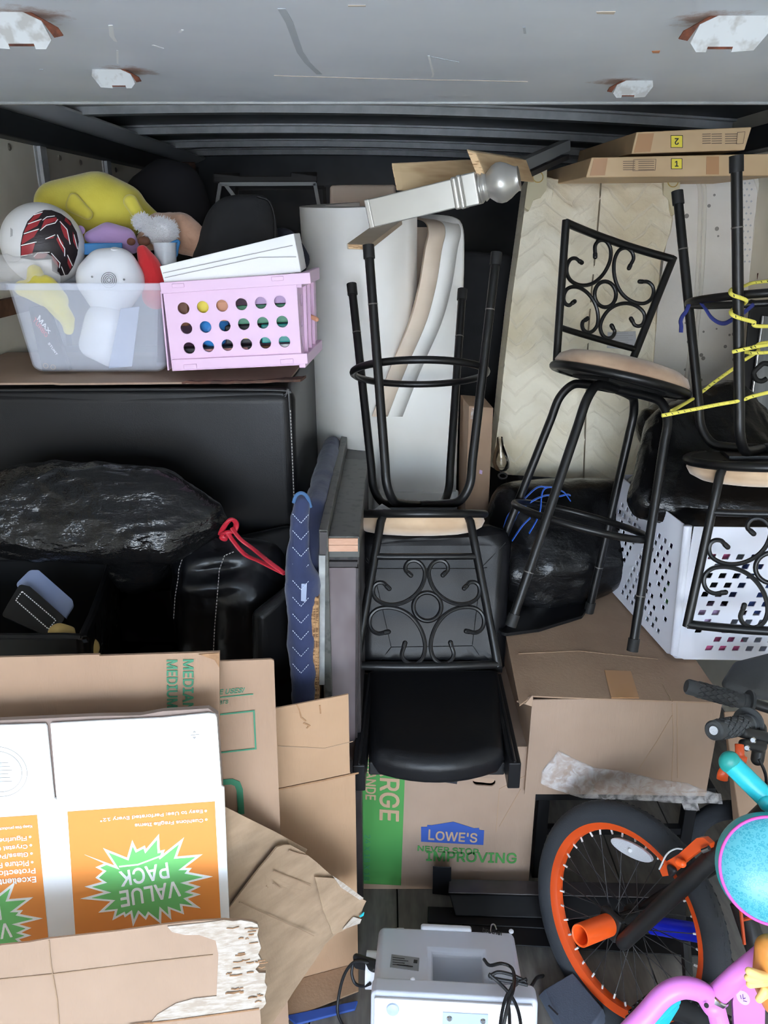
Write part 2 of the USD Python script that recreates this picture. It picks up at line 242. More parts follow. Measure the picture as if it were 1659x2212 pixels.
# quilted ticking: cream with faint zigzag stitch lines and a fine relief
mixmat('matt_cream', {'g': ('geometry', {}), 'x': ('separate_xyz', {}), 'nz1': ('math', {'math_type': 'multiply_add', 'value2': .11}), 'pp': ('math', {'math_type': 'pingpong', 'value2': .085}), 'm1': ('math', {'math_type': 'multiply_add', 'value2': .85}), 'm2': ('math', {'math_type': 'multiply', 'value2': 17.0}), 'fr': ('math', {'math_type': 'fraction'}),
    'r': ('rgb_ramp', {'ramp': [(0, (0,) * 3), (.38, (0,) * 3), (.46, (1,) * 3), (.54, (1,) * 3), (.62, (0,) * 3), (1, (0,) * 3)]}), 'n': ('noise_texture', {'scale': 5., 'detail': 4.}), 'rc': ('rgb_ramp', {'ramp': [(0, S(242, 235, 217)), (.4, S(240, 232, 212)), (.65, S(226, 213, 184)), (1, S(226, 213, 184))]}),
    'nn': ('math', {'math_type': 'multiply'}), 'mx': ('mix_color', {'b': S(224, 214, 192)}), 'n2': ('noise_texture', {'scale': 60., 'detail': 3.}), 'ad': ('math', {'math_type': 'multiply_add', 'value2': -.6}), 'b': ('bump', {'strength': .45, 'distance': .005}), 'p': ('principled_bsdf', {'roughness': .9})},
    [('g.position', 'x.vector'), ('x.x', 'pp.value1'), ('pp.value', 'm1.value1'), ('x.z', 'nz1.value3'), ('n.fac', 'nz1.value1'), ('nz1.value', 'm1.value3'), ('m1.value', 'm2.value1'), ('m2.value', 'fr.value1'), ('fr.value', 'r.fac'), ('g.position', 'n.vector'), ('n.fac', 'rc.fac'), ('r.color', 'nn.value1'), ('n.fac', 'nn.value2'), ('nn.value', 'mx.fac'), ('rc.color', 'mx.a'), ('mx.result', 'p.base_color'),
     ('g.position', 'n2.vector'), ('r.color', 'ad.value1'), ('n2.fac', 'ad.value3'), ('ad.value', 'b.height'), ('b.normal', 'p.normal')])
# ------------------------------------------------------------------ the truck's load space
XL, XR, YB, YR, ZR = -1.17, 1.24, 5.2, -2.6, 2.04  # rear end YR pushed back out of view, for flatter light inside
g = struct('ground'); part(g, 'unseen_pavement', box(-40, 40, -40, 40, -0.9, -0.85), 'unseen_pavement')  # out of view, kept pale to bounce sunlight up into the load
fl = struct('floor')
for i in range(12):
    w = (XR - XL) / 12; part(fl, 'plank', box(XL + i * w + .002, XL + (i + 1) * w - .002, YR, YB, -.04, 0), 'floor_wood')
part(fl, 'underframe', box(XL, XR, YR, YB, -.16, -.041), 'rail_black')
wl = struct('wall_left'); ys = [YR, -1.66, -1.0, -.34, .32, .98, 1.64, 2.30, 2.955, 3.64, 4.27, 4.85, YB]
for a, b in zip(ys[:-1], ys[1:]): part(wl, 'panel', box(XL - .02, XL, a + .004, b - .004, 0, 1.93), 'wall_panel')
for y in ys[1:-1]:
    part(wl, 'stud', [box(XL, XL + .016, y - .026, y + .026, 0, 1.92), box(XL, XL + .004, y - .045, y + .045, 0, 1.92)], 'galv')
for k, (px, py) in enumerate([(20, 318), (129, 341), (174, 351), (250, 367)]):
    p = W(px, py, 2); sc = XL / p[0]; p = A3(0, 0, EYE) + (p - A3(0, 0, EYE)) * sc
    part(wl, 'screw', lathe([(0, .004), (.008, .004), (.011, 0), (.011, -.002)], p, A3(1, 0, 0), 12), 'screw')
part(wl, 'outer_skin', box(XL - .05, XL - .021, YR, YB, -.16, ZR + .04), 'truck_white')
part(wl, 'rub_rail', box(XL, XL + .02, YR + .2, 2.93, 1.40, 1.45), 'rub_rail')
wr = struct('wall_right'); part(wr, 'panel', box(XR, XR + .02, YR, YB, 0, ZR), 'wall_panel'); part(wr, 'outer_skin', box(XR + .021, XR + .05, YR, YB, -.16, ZR + .04), 'truck_white')
struct('wall_back', box(XL - .05, XR + .05, YB, YB + .05, -.16, ZR + .04), 'roof_skin')
# roof rail along the wall, roof skin and its curved bows
struct('trim_1', rhull([(XL + a, y, z) for a in (0, .05) for y in (YR, YB) for z in (1.917, 1.978)], .006), 'rail_black')
struct('trim_2', rhull([(XR - a, y, z) for a in (.01, .06) for y in (YR, YB) for z in (1.89, 1.95)], .006), 'rail_black')
def bowz(x): return 2.003 + .028 * (1 - (x / 1.2) ** 2) - .022 * x / 1.2
ce = struct('ceiling'); xs = np.linspace(XL - .05, XR + .05, 25); z = np.array([bowz(x) for x in xs]) + .034
struct('trim_4', rhull([(XL + a, y, z) for a, z in ((.001, 1.985), (.10, 2.028), (.001, 1.99), (.10, 2.034)) for y in (YR, YB)], .002), 'truck_white')
part(ce, 'roof_skin', ext(sg.Polygon([(x, q) for x, q in zip(xs, z)] + [(x, q + .012) for x, q in zip(xs[::-1], z[::-1])]), 0, YB - YR, Plane(A3(0, YB, 0), A3(1, YB, 0), A3(0, YB, 1))), 'roof_skin')
for y in (-2.2, -1.5, -.82, -.18, .5, 1.18, 1.86, 2.50, 3.16, 3.84, 4.5, 5.0):
    q = [(x, bowz(x)) for x in xs]
    part(ce, 'bow', ext(sg.Polygon(q + [(x, k + .03) for x, k in q[::-1]]), -.030, .030, Plane(A3(0, y, 0), A3(1, y, 0), A3(0, y, 1))), 'galv')
    part(ce, 'bow_flange', ext(sg.Polygon([(x, k + .026) for x, k in q] + [(x, k + .033) for x, k in q[::-1]]), -.065, .065, Plane(A3(0, y, 0), A3(1, y, 0), A3(0, y, 1))), 'galv')
# roll-up door standing open under the roof: painted sections with rusty hinge plates
ZD = 1.967
hp = [WZ(244, 150, ZD), WZ(1368, 174, ZD), WZ(1585, 34, ZD), WZ(14, 26, ZD)]
nd = {'g': ('geometry', {}), 'n': ('noise_texture', {'scale': 3., 'detail': 4.}), 'r': ('rgb_ramp', {'ramp': [(0, S(210, 217, 226)), (.4, S(219, 225, 233)), (.6, S(226, 231, 238)), (1, S(214, 220, 228))]}),
      'mp': ('mapping', {'scale': (2., 16., 1.), 'rotation': (0, 0, .5)}), 'n2': ('noise_texture', {'scale': 3., 'detail': 5.}), 'r2': ('rgb_ramp', {'ramp': [(0, (0,) * 3), (.66, (0,) * 3), (.72, (.55,) * 3), (1, (.8,) * 3)]}),
      'mx': ('mix_color', {'b': S(226, 230, 233)}), 'nz': ('noise_texture', {'scale': 26., 'detail': 5., 'roughness': .7}), 'p': ('principled_bsdf', {'roughness': .5}), 'mr': ('mix_color', {'b': S(150, 108, 86)})}
ln = [('g.position', 'n.vector'), ('n.fac', 'r.fac'), ('g.position', 'mp.vector'), ('mp.vector', 'n2.vector'), ('n2.fac', 'r2.fac'), ('r2.color', 'mx.fac'), ('r.color', 'mx.a'), ('g.position', 'nz.vector')]
prev = None
for i, h in enumerate(hp):
    nd['d%d' % i] = ('vector_math', {'math_type': 'distance', 'vector2': tuple(h + A3(.03 if i in (0, 3) else -.03, .015, 0))}); ln.append(('g.position', 'd%d.vector1' % i))
    if prev:
        nd['m%d' % i] = ('math', {'math_type': 'minimum'}); ln += [(prev, 'm%d.value1' % i), ('d%d.value' % i, 'm%d.value2' % i)]; prev = 'm%d.value' % i
    else: prev = 'd0.value'
nd['nzs'] = ('math', {'math_type': 'multiply_add', 'value2': .13, 'value3': -.05}); nd['sum'] = ('math', {'math_type': 'add'}); nd['rr'] = ('rgb_ramp', {'ramp': [(0, (.85,) * 3), (.035, (.8,) * 3), (.075, (0,) * 3), (1, (0,) * 3)]})
ln += [('nz.fac', 'nzs.value1'), (prev, 'sum.value1'), ('nzs.value', 'sum.value2'), ('sum.value', 'rr.fac'), ('rr.color', 'mr.fac'), ('mx.result', 'mr.a'), ('mr.result', 'p.base_color')]
mixmat('door_paint', nd, ln)
dr = struct('door_1')
edges = [2.33, .98, .44, -.1, -.64, -1.18, -1.72, -2.3]  # sections behind the camera added to match the lengthened body
for a, b in zip(edges[:-1], edges[1:]):
    part(dr, 'panel', rhull([(x, y, z) for x in (XL + .06, XR - .07) for y in (b + .003, a - .003) for z in (ZD + .004, ZD + .026)], .004), 'door_paint')
part(dr, 'edge_strip', rhull([(x, y, z) for x in (XL + .06, XR - .07) for y in (2.331, 2.342) for z in (ZD - .003, ZD + .024)], .003), 'galv')
dp_ = Plane(A3(0, 1, ZD), A3(1, 1, ZD), A3(0, 0, ZD)); dp_.N = A3(0, 0, -1)
def dmark(px, w0): 
    q = [WZ(x, y, ZD)[:2] for x, y in px]; m_ = trimesh.creation.extrude_polygon(sg.LineString(q).buffer(w0, cap_style=2) if w0 else sg.Polygon(q), .0008, engine='earcut'); m_.apply_translation([0, 0, ZD - .0008]); return m_
for px, w0, mt_ in (([(608, 18), (625, 48), (640, 90), (648, 112), (664, 135), (690, 160)], .006, 'scuff_dark'), ([(234, 54), (244, 54), (247, 78), (254, 90), (246, 88), (236, 76)], 0, 'scuff_pale'), ([(251, 108), (256, 109), (256, 138), (252, 136)], 0, 'scuff_pale'), ([(388, 70), (394, 64)], .002, 'scuff_pale'), ([(330, 97), (352, 104)], .002, 'scuff_pale'), ([(926, 120), (936, 160), (934, 166)], .002, 'scuff_pale'), ([(1132, 58), (1134, 72)], .002, 'scuff_dark'), ([(930, 122), (990, 134)], .002, 'scuff_dark'), ([(1288, 25), (1330, 24), (1326, 30), (1290, 29)], 0, 'scuff_tan'), ([(1408, 110), (1426, 109), (1424, 114), (1410, 114)], 0, 'scuff_rust'), ([(752, 12), (790, 12)], .003, 'scuff_tan'), ([(592, 163), (830, 170), (1140, 176)], .0015, 'scuff_tan'), ([(86, 150), (94, 150)], .003, 'scuff_dark')):
    part(dr, 'scuff', dmark(px, w0), mt_)
for i, h in enumerate(hp):
    m = 1 if i in (0, 3) else -1; sc_ = 1.4 if i in (2, 3) else 1.0; tl0 = h + A3(0, .012, -.012) * sc_; pl = Plane(tl0, tl0 + A3(1, 0, 0), tl0 + A3(0, -.62, .78)); f = lambda pts: sg.Polygon([(m * x * .95 * sc_, y * sc_) for x, y in pts])
    pth = part(dr, 'hinge_plate', ext(f([(-.045, .018), (-.05, .004), (-.038, -.02), (-.012, -.022), (-.012, -.016), (.018, -.016), (.018, -.022), (.03, -.022), (.04, -.012), (.036, .008), (.012, .02)]), 0, .0035, pl), 'plate_white')
    part(pth, 'rust_edge', [ext(f([(.02, .02), (.052, 0), (.055, -.008), (.044, -.01), (.036, .008), (.012, .02)]), 0, .0025, pl, .006, .001, 160, i), ext(f([(-.045, .018), (.012, .0215), (.012, .019), (-.045, .0155)]), 0, .003, pl), ext(f([(-.012, -.016), (.018, -.016), (.018, -.019), (-.012, -.019)]), 0, .003, pl)], 'rust')
struct('trim_3', box(XL, XR, YR, YR + .06, 1.925, ZR + .04), 'truck_white')
# ------------------------------------------------------------------ upper load against the side wall: upended sofa and what stands on it
ZS = 1.292
sf = thing('sofa', 'black leather sofa standing upended along the wall under the clear bin and pink crate', 'sofa', (-.7, 2.3, 0))
sxr = W(628, 820, 1.95)[0]
body = tm(rhull([(x, y, z) for x in (-1.09, sxr - .03) for y in (1.985, 2.68) for z in (.32, ZS - .045)], .035, 3).refine_to_length(.05))
part(sf, 'body', bump_mesh(body, .004, 3), 'leather', 35)
part(sf, 'back_panel', bump_mesh(tm(fbox(A3(0, 1.968, 0), A3(1, 0, 0), A3(0, 0, 1), A3(0, -1, 0), (-1.125, sxr - .012), (.34, ZS - .014), (-.012, .014), .010, 2).refine_to_length(.04)), .004, 5), 'leather', 35)
zz = np.linspace(.36, ZS - .04, 2)
part(sf, 'piping', tube(spline([(-1.115, 1.957, ZS - .014), (sxr - .08, 1.957, ZS - .012), (sxr - .02, 1.957, ZS - .03), (sxr - .006, 1.957, ZS - .09), (sxr - .006, 1.957, .36)], 6), .0045, 8), 'piping', True)
part(sf, 'stitching', [tube([(sxr - .004, 1.9525, q), (sxr - .004, 1.9525, q + .0052)], .0012, 5) for q in np.arange(.4, ZS - .06, .0085)], 'stitch', kind='stuff', label='pale contrast stitching')
cs = thing('cardboard_sheet', 'flattened brown cardboard sheet lying on the upended sofa beneath the bin', 'cardboard', (-.7, 2.1, ZS))
shp = Plane(A3(-1.1, 1.95, ZS + .004), A3(0, 1.95, ZS + .004), A3(-1.1, 2.9, ZS + .004)); 
part(cs, 'sheet', ext(sg.Polygon([(-.06, .0), (.28, .012), (.3, .004), (.62, .02), (.80, .03), (.86, .06), (.875, .5), (-.05, .5)]), -.004, .001, shp, .04, .0006, 7), 'card_brown')
part(cs, 'torn_edge', ext(sg.Polygon([(.6, .008), (.72, .012), (.80, .02), (.89, .045), (.9, .09), (.86, .07), (.8, .036), (.62, .026)]), -.002, .004, shp, .012, .004, 60), 'rust_box', label='frayed dirty edge of the sheet')
ZB = ZS + .006
# clear bin
bn = thing('storage_bin', 'frosted clear plastic storage bin holding toys, next to the pink crate', 'bin', (-.77, 2.2, ZB))
def frust(x0, x1, y0, y1, z0, z1, tap, r): 
    return m3.Manifold.hull_points(np.vstack([np.array([x + sx * (0 if z == z1 else tap) * -1, y + sy * (0 if z == z1 else tap) * -1, z]) + ball(r if z == z1 else r, 2) * A3(1, 1, .4 if z == z1 else .8) for x, sx in ((x0 + r, -1), (x1 - r, 1)) for y, sy in ((y0 + r, -1), (y1 - r, 1)) for z in (z0 + r, z1)]))
bx0, bx1, by0, by1, bz1 = W(2, 615, 2.02)[0], W(350, 612, 2.02)[0], 2.03, 2.36, W(180, 612, 2.02)[2]
cut = m3.Manifold.cube((2, 2, 1)).translate((-1.8, 1, bz1 - .002))
shell = frust(bx0, bx1, by0, by1, ZB, bz1, .022, .03) - frust(bx0 + .003, bx1 - .003, by0 + .003, by1 - .003, ZB + .004, bz1 + .02, .022, .028) - cut
part(bn, 'body', shell, 'bin_clear', 40)
rim = [(bx0, by0), (bx1, by0), (bx1, by1), (bx0, by1)]
rp = sg.Polygon(rim).buffer(.004); pl0 = Plane(A3(0, 0, bz1), A3(1, 0, bz1), A3(0, 1, bz1)); pl0.N = A3(0, 0, 1); pl0.U = A3(1, 0, 0); pl0.V = A3(0, 1, 0)
part(bn, 'rim', ext(sg.Polygon(rp.buffer(.014).exterior, [rp.buffer(-.009).exterior.coords[:]]), -.016, 0, pl0), 'bin_clear')
# toys in the bin
bl = thing('ball', 'white ball with a red and black chevron panel resting in the clear bin', 'ball', W(93, 528, 2.25))
BC = W(93, 528, 2.25); BR = .106
part(bl, 'body', ell(BC, (BR,) * 3, None, 4), 'ball_white', True)
def on_ball(poly, off, mat, nm, e=6, **kw):
    pg = sg.Polygon([(x / 3.95, 350 + y / 3.95) for x, y in poly]) if not isinstance(poly, sg.base.BaseGeometry) else poly
    v, f = trimesh.creation.triangulate_polygon(pg, engine='earcut'); v, f = trimesh.remesh.subdivide_to_size(np.c_[v, np.zeros(len(v))], f, e)
    out = []; e0 = A3(0, 0, EYE)
    for x, y, _ in v:
        r = ray(x, y); oc = e0 - BC; b = oc @ r; c = oc @ oc - (BR + off) ** 2; D = max(b * b - c, 0); p = e0 + r * (-b - math.sqrt(D)); out.append(BC + unit(p - BC) * (BR + off))
    m = trimesh.Trimesh(out, f, process=False)
    if (m.face_normals.mean(0) @ (e0 - BC)) < 0: m.invert()
    return part(bl, nm, m, mat, True, **kw)
blk = [(380, 408), (300, 440), (235, 505), (195, 600), (175, 700), (175, 820), (300, 840), (440, 830), (445, 930), (520, 970), (580, 960), (625, 890), (660, 790), (672, 680), (655, 600), (600, 500), (520, 440), (440, 410)]
on_ball(blk, .0006, 'ball_black', 'panel', label='black panel with fine grooves')
for q in [[(300, 445), (370, 420), (330, 475), (262, 515), (240, 520)], [(242, 530), (350, 490), (320, 545), (205, 605), (215, 570)], [(200, 625), (330, 575), (290, 640), (185, 705), (185, 680)], [(183, 720), (300, 690), (275, 780), (180, 800)],
          [(380, 490), (480, 470), (490, 500), (400, 530), (350, 575), (360, 540)], [(515, 500), (570, 570), (600, 690), (550, 640), (520, 560)], [(385, 660), (465, 630), (455, 650), (395, 650)], [(495, 630), (540, 690), (545, 780), (510, 720), (480, 660)], [(440, 790), (500, 860), (500, 900), (450, 840)], [(620, 590), (650, 660), (660, 750), (625, 680)], [(290, 810), (320, 780), (410, 780), (380, 822), (300, 828)], [(580, 800), (615, 870), (600, 920), (575, 860)], [(560, 470), (610, 530), (600, 545), (550, 500)]]:
    on_ball(q, .0010, 'ball_red', 'chevron')
for l in [[(240, 528), (352, 488)], [(205, 612), (330, 572)], [(182, 712), (308, 682)], [(180, 802), (276, 786)], [(290, 806), (322, 774), (420, 770)], [(345, 582), (395, 540), (470, 520), (492, 490)], [(365, 495), (400, 468), (465, 460)], [(512, 508), (572, 575), (598, 700)], [(390, 655), (468, 622)], [(490, 622), (520, 690), (552, 740), (552, 802)], [(440, 780), (512, 862), (506, 902)], [(632, 620), (662, 740)], [(576, 795), (618, 885)], [(525, 895), (556, 975)], [(290, 450), (360, 428)]]:
    on_ball(sg.LineString([(x / 3.95, 350 + y / 3.95) for x, y in l]).buffer(1.0), .0014, 'print_white', 'chevron_line', 3)
for k in range(6): on_ball(sg.box(70 / 3.95 + 5 + k * .8, 350 + (560 + k * 3) / 3.95, 70 / 3.95 + 5.4 + k * .8, 350 + (640 - k * 2) / 3.95), .001, 'print_grey', 'print_mark', 4)
yp = thing('plush_toy', 'big yellow plush animal lying above the ball in the clear bin', 'plush toy', W(200, 450, 2.48))
a = [W(130, 430, 2.5), W(190, 440, 2.5), W(260, 450, 2.5), W(330, 478, 2.5)]
part(yp, 'body', blob([[(*W(128, 445, 2.5), .07), (*W(215, 445, 2.5), .095)], [(*W(215, 445, 2.5), .095), (*W(262, 452, 2.5), .075)], [(*W(262, 455, 2.5), .07), (*W(330, 485, 2.52), .035)], [(*W(130, 480, 2.5), .06), (*W(220, 485, 2.5), .06)]], .014, 20), 'yellow_plush', True)
part(yp, 'ear', blob([[(*W(160, 430, 2.40), .016), (*W(158, 445, 2.395), .02), (*W(188, 462, 2.39), .016)]], .008, 8), 'yellow_plush', True); part(yp, 'arm', blob([[(*W(282, 436, 2.40), .02), (*W(300, 465, 2.40), .018)]], .008, 8), 'yellow_plush', True)
lp = thing('plush_toy', 'smooth lilac plush between the ball and the tan plush', 'plush toy', W(235, 515, 2.32)); part(lp, 'body', blob([[(*W(195, 512, 2.32), .016), (*W(235, 508, 2.32), .034), (*W(270, 515, 2.32), .03), (*W(285, 532, 2.33), .02)]], .009, 12), 'lilac_plush', True); part(lp, 'paw', ell(W(174, 497, 2.3), (.012, .01, .012), None, 2), 'lilac_plush', True)
tp = thing('plush_toy', 'tan plush animal with white fluffy trim leaning behind the red plush', 'plush toy', W(380, 500, 2.4)); part(tp, 'body', blob([[(*W(345, 500, 2.42), .05), (*W(390, 500, 2.42), .052), (*W(420, 520, 2.42), .045)], [(*W(318, 520, 2.40), .03), (*W(345, 505, 2.42), .04)]], .012, 12, .004, 60, False), 'tan_plush', True)
def fur(th, C, r, n, L, seed):
    rr = np.random.default_rng(seed); P = []; 
    for _ in range(n):
        d = unit(rr.normal(size=3)); b = C + d * np.asarray(r); e = b + (d + rr.normal(size=3) * .45) * L; P += [b, (b + e) / 2 + rr.normal(size=3) * L * .15, e]
    cv = UsdGeom.BasisCurves.Define(stage, th + '/fur'); cv.CreateTypeAttr('linear'); cv.CreateCurveVertexCountsAttr([3] * n); cv.CreatePointsAttr(Vt.Vec3fArray.FromNumpy((np.array(P) - ORG[th]).astype(np.float32))); cv.CreateWidthsAttr([.0009]); cv.SetWidthsInterpolation('constant')
    UsdShade.MaterialBindingAPI.Apply(cv.GetPrim()).Bind(MATS['white_fur']); cv.GetPrim().SetCustomDataByKey('kind', 'stuff')
c = W(349, 500, 2.33); q = part(tp, 'cuff', ell(c, (.036, .02, .028), None, 3), 'white_fur', True, label='white fluffy cuff'); fur(q, c, (.036, .02, .028), 3000, .009, 3)
c = W(306, 480, 2.34); q = part(tp, 'pompom', ell(c, (.016, .014, .016), None, 3), 'white_fur', True, label='white pompom'); fur(q, c, (.016, .014, .016), 1400, .008, 4)
single('rag_doll', 'small brown-haired doll peeking out beneath the white fluffy cuff', 'doll', [tm(ell(W(311, 521, 2.3), (.017, .014, .013), None, 3)), tm(ell(W(283, 522, 2.3), (.012, .01, .01), None, 3))], 'brown_toy', True)
single('toy_box', 'blue plastic box lying under the lilac plush', 'box', rhull([W(184, 528, 2.27), W(262, 527, 2.27), W(184, 548, 2.27), W(262, 548, 2.27), W(184, 528, 2.31), W(262, 527, 2.31)], .003), 'blue_plastic')
ap = thing('appliance', 'white rounded appliance with a dial and round vent standing in the clear bin', 'appliance', W(240, 640, 2.12))
AC = W(238, 612, 2.14); part(ap, 'body', blob([[(*W(216, 604, 2.15), .060), (*W(262, 604, 2.15), .060), (*W(226, 580, 2.15), .050), (*W(256, 578, 2.15), .050), (*W(238, 640, 2.15), .058)]], .012, 6), 'appliance', True)
part(ap, 'lower_bowl', blob([[(*W(232, 700, 2.13), .058), (*W(240, 760, 2.13), .040), (*W(200, 745, 2.13), .035)]], .012, 6), 'appliance', True); dp = W(249, 546, 2.14); part(ap, 'dial', lathe([(0, .02), (.010, .02), (.013, .012), (.016, 0)], dp - A3(0, 0, .008), A3(.1, -.3, 1), 20), 'appliance', 40)
VC = W(237, 606, 2.086); vn = unit(A3(0, -1, .25))
for r in (.006, .011, .016, .021): part(ap, 'vent_ring', hoop(VC + vn * .006, vn, r * .9, .0006, 28, 5), 'grey_dark')
for px, py in ((199, 594), (268, 600)): part(ap, 'foot', lathe([(0, .003), (.002, .003), (.0028, 0)], W(px, py + 4, 2.088), vn, 10), 'rating')
rd = thing('plush_toy', 'plain bright red plush leaning between the bin and white carton', 'plush toy', W(325, 575, 2.14)); part(rd, 'body', blob([[(*W(308, 542, 2.2), .015), (*W(322, 572, 2.19), .028), (*W(335, 600, 2.18), .03)], [(*W(335, 600, 2.18), .03), (*W(335, 640, 2.18), .034)]], .009, 8), 'red_plush', True)
cp = thing('cup', 'clear plastic tumbler with a blue handle behind the red plush', 'cup', W(350, 560, 2.28)); part(cp, 'body', lathe([(.026, 0), (.03, .09), (.028, .09), (.024, .003)], W(362, 600, 2.24), A3(0, 0, 1), 24), 'cup_clear', 40)
part(cp, 'handle', tube(spline([W(366, 528, 2.28), W(385, 521, 2.28), W(383, 535, 2.28), W(380, 552, 2.28), W(372, 552, 2.28)], 6), .0045, 8), 'blue_plastic', True)
yb = thing('plush_toy', 'pale yellow plush in a clear bag hanging down inside the bin', 'plush toy', W(90, 640, 2.07)); part(yb, 'body', blob([[(*W(45, 622, 2.10), .016), (*W(100, 620, 2.10), .03), (*W(122, 650, 2.09), .03)], [(*W(108, 640, 2.09), .03), (*W(145, 690, 2.085), .018)], [(*W(145, 690, 2.085), .018), (*W(148, 712, 2.085), .012)], [(*W(75, 590, 2.12), .02), (*W(85, 625, 2.1), .028)]], .009, 8, .004, 40, False), 'yellow_plush', True)
bg = thing('plastic_bag', 'crumpled clear plastic bag spilling over the bin corner round the yellow plush', 'plastic bag', W(50, 590, 2.1)); part(bg, 'film', blob([[(*W(-20, 580, 2.10), .03), (*W(40, 585, 2.10), .035), (*W(95, 575, 2.12), .03)], [(*W(40, 600, 2.11), .03), (*W(100, 600, 2.12), .03)]], .009, 4, .010, 22), 'bag_clear', True)
bk = thing('toy_box', 'dark printed toy box standing behind the bin wall with red and white lettering', 'box', W(110, 730, 2.075)); pk = Plane(W(70, 670, 2.075), W(125, 790, 2.075), W(110, 660, 2.075))
part(bk, 'body', plate([(62, 665), (100, 660), (150, 800), (92, 802)], pk, .02), 'book_black'); 
part(bk, 'lettering', text_px('MAX', pk, [(80, 690), (106, 722), (110, 716), (86, 680)], bold=True), 'print_white', label='white lettering MAX'); part(bk, 'lettering', text_px('TURBO', pk, [(70, 692), (100, 730), (104, 722), (76, 684)], bold=True), 'red_plush', label='red lettering TURBO'); part(bk, 'lettering', text_px('STUNT', pk, [(103, 742), (122, 768), (125, 765), (107, 739)], bold=True), 'print_white', label='white lettering STUNT')
for px, py in ((99, 790), (115, 793)): q = pk.hit(px, py); part(bk, 'emblem', hoop(q + pk.N * .001, pk.N, .006, .0008, 20, 5), 'gold')
single('picture_book', 'glossy pale book standing in the clear bin beside the white appliance', 'book', rhull([W(262, 668, 2.055), W(300, 664, 2.055), W(284, 790, 2.06), W(236, 794, 2.06), W(262, 668, 2.07), W(300, 664, 2.07)], .002), 'glint')
single('black_box', 'plain black box standing in the gap between clear bin and pink crate', 'box', rhull([W(345, 640, 2.25), W(375, 640, 2.25), W(340, 800, 2.2), W(385, 800, 2.2), W(345, 640, 2.33), W(375, 640, 2.33)], .003), 'book_black')
# pink crate
cr = thing('milk_crate', 'pale pink plastic crate with rows of round holes on the cardboard sheet', 'crate', (-.35, 2.1, ZB))
cpl = Plane(W(350, 800, 1.995), W(655, 786, 2.0), W(345, 612, 1.985)); CU = cpl.U
fr = [(352, 630), (640, 612), (652, 782), (372, 800)]; hol = []
zc = lambda x, y: (320 + x / 3.95, 350 + y / 3.95)
hx = [[(302, 1248), (467, 1237), (631, 1226), (796, 1213), (961, 1202), (1125, 1190)], [(327, 1418), (490, 1407), (654, 1396), (816, 1383), (979, 1372), (1144, 1362)], [(351, 1587), (514, 1572), (676, 1562), (838, 1552), (1000, 1543), (1163, 1532)]]
front = sg.Polygon([cpl.uv(*p) for p in fr]); holes = [sg.Point(cpl.uv(*zc(*p))).buffer(.0142, 14) for r in hx for p in r]
for h in holes: front = front.difference(h)
part(cr, 'front_wall', ext(front, -.004, 0, cpl), 'pink_crate')
part(cr, 'hole_ring', [ext(h.buffer(.0016).difference(h), -.001, .0012, cpl) for h in holes], 'pink_crate', kind='stuff')
def bar(px0, px1, w, th, n0=0.0): return fbox(cpl.at(*cpl.uv(*px0)), unit(cpl.hit(*px1) - cpl.hit(*px0)), np.cross(cpl.N, unit(cpl.hit(*px1) - cpl.hit(*px0))), cpl.N, (0, np.linalg.norm(cpl.hit(*px1) - cpl.hit(*px0))), (-w, 0), (n0 - .002, n0 + th), .0015)
part(cr, 'top_rim', bar((346, 610), (670, 588), .026, .008), 'pink_crate', 30); part(cr, 'bottom_rim', bar((372, 776), (664, 762), .026, .008), 'pink_crate', 30)
for p in ((373, 606), (587, 591)): part(cr, 'rim_lug', bar((p[0], p[1] + 6), (p[0] + 26, p[1] + 4.5), .010, .012), 'pink_crate', 30)
for p in ((398, 786), (606, 775)): part(cr, 'rim_lug', bar(p, (p[0] + 28, p[1] - 2), .012, .012), 'pink_crate', 30)
dz = .30; sidep = Plane(cpl.at(*cpl.uv(648, 782)), cpl.at(*cpl.uv(648, 782)) + A3(.02, dz, 0), cpl.at(*cpl.uv(638, 612)))
sidep.N = np.cross(sidep.U, unit(A3(0, 0, 1))); sidep.N = unit(A3(sidep.N[0], sidep.N[1], 0)); sidep.V = np.cross(sidep.N, sidep.U)
if sidep.V[2] < 0: sidep.V = -sidep.V
H = cpl.uv(350, 630)[1] - cpl.uv(372, 800)[1]; sd = sg.box(0, 0, dz, H)
for i in range(4):
    for j in range(3): sd = sd.difference(sg.Point(.05 + .066 * i, .045 + .05 * j).buffer(.0142, 12))
part(cr, 'side_wall', ext(sd, -.004, 0, sidep), 'pink_crate'); part(cr, 'side_rim', fbox(sidep.O, sidep.U, sidep.V, sidep.N, (-.004, dz), (H - .012, H + .02), (-.002, .012), .002), 'pink_crate', 30); part(cr, 'side_rim', [fbox(sidep.O, sidep.U, sidep.V, sidep.N, (-.004, dz), (-.014, .014), (-.002, .014), .002)], 'pink_crate', 30)
for i in range(3): part(cr, 'side_rib', fbox(sidep.O, sidep.U, sidep.V, sidep.N, (.08 + .066 * i, .086 + .066 * i), (.01, H), (-.001, .008), .0015), 'pink_crate')
o = cpl.at(*cpl.uv(372, 800)); L = np.linalg.norm(cpl.at(*cpl.uv(652, 782)) - o)
part(cr, 'base', fbox(o, CU, A3(0, 0, 1), unit(A3(-CU[1], CU[0], 0)), (0, L), (-.002, .004), (0, dz), .001), 'pink_crate'); part(cr, 'far_wall', [fbox(o, CU, A3(0, 0, 1), unit(A3(-CU[1], CU[0], 0)), (0, L), (0, H), (dz - .004, dz), .001), fbox(o, CU, A3(0, 0, 1), unit(A3(-CU[1], CU[0], 0)), (-.012, -.008), (0, H), (0, dz), .001)], 'pink_crate')
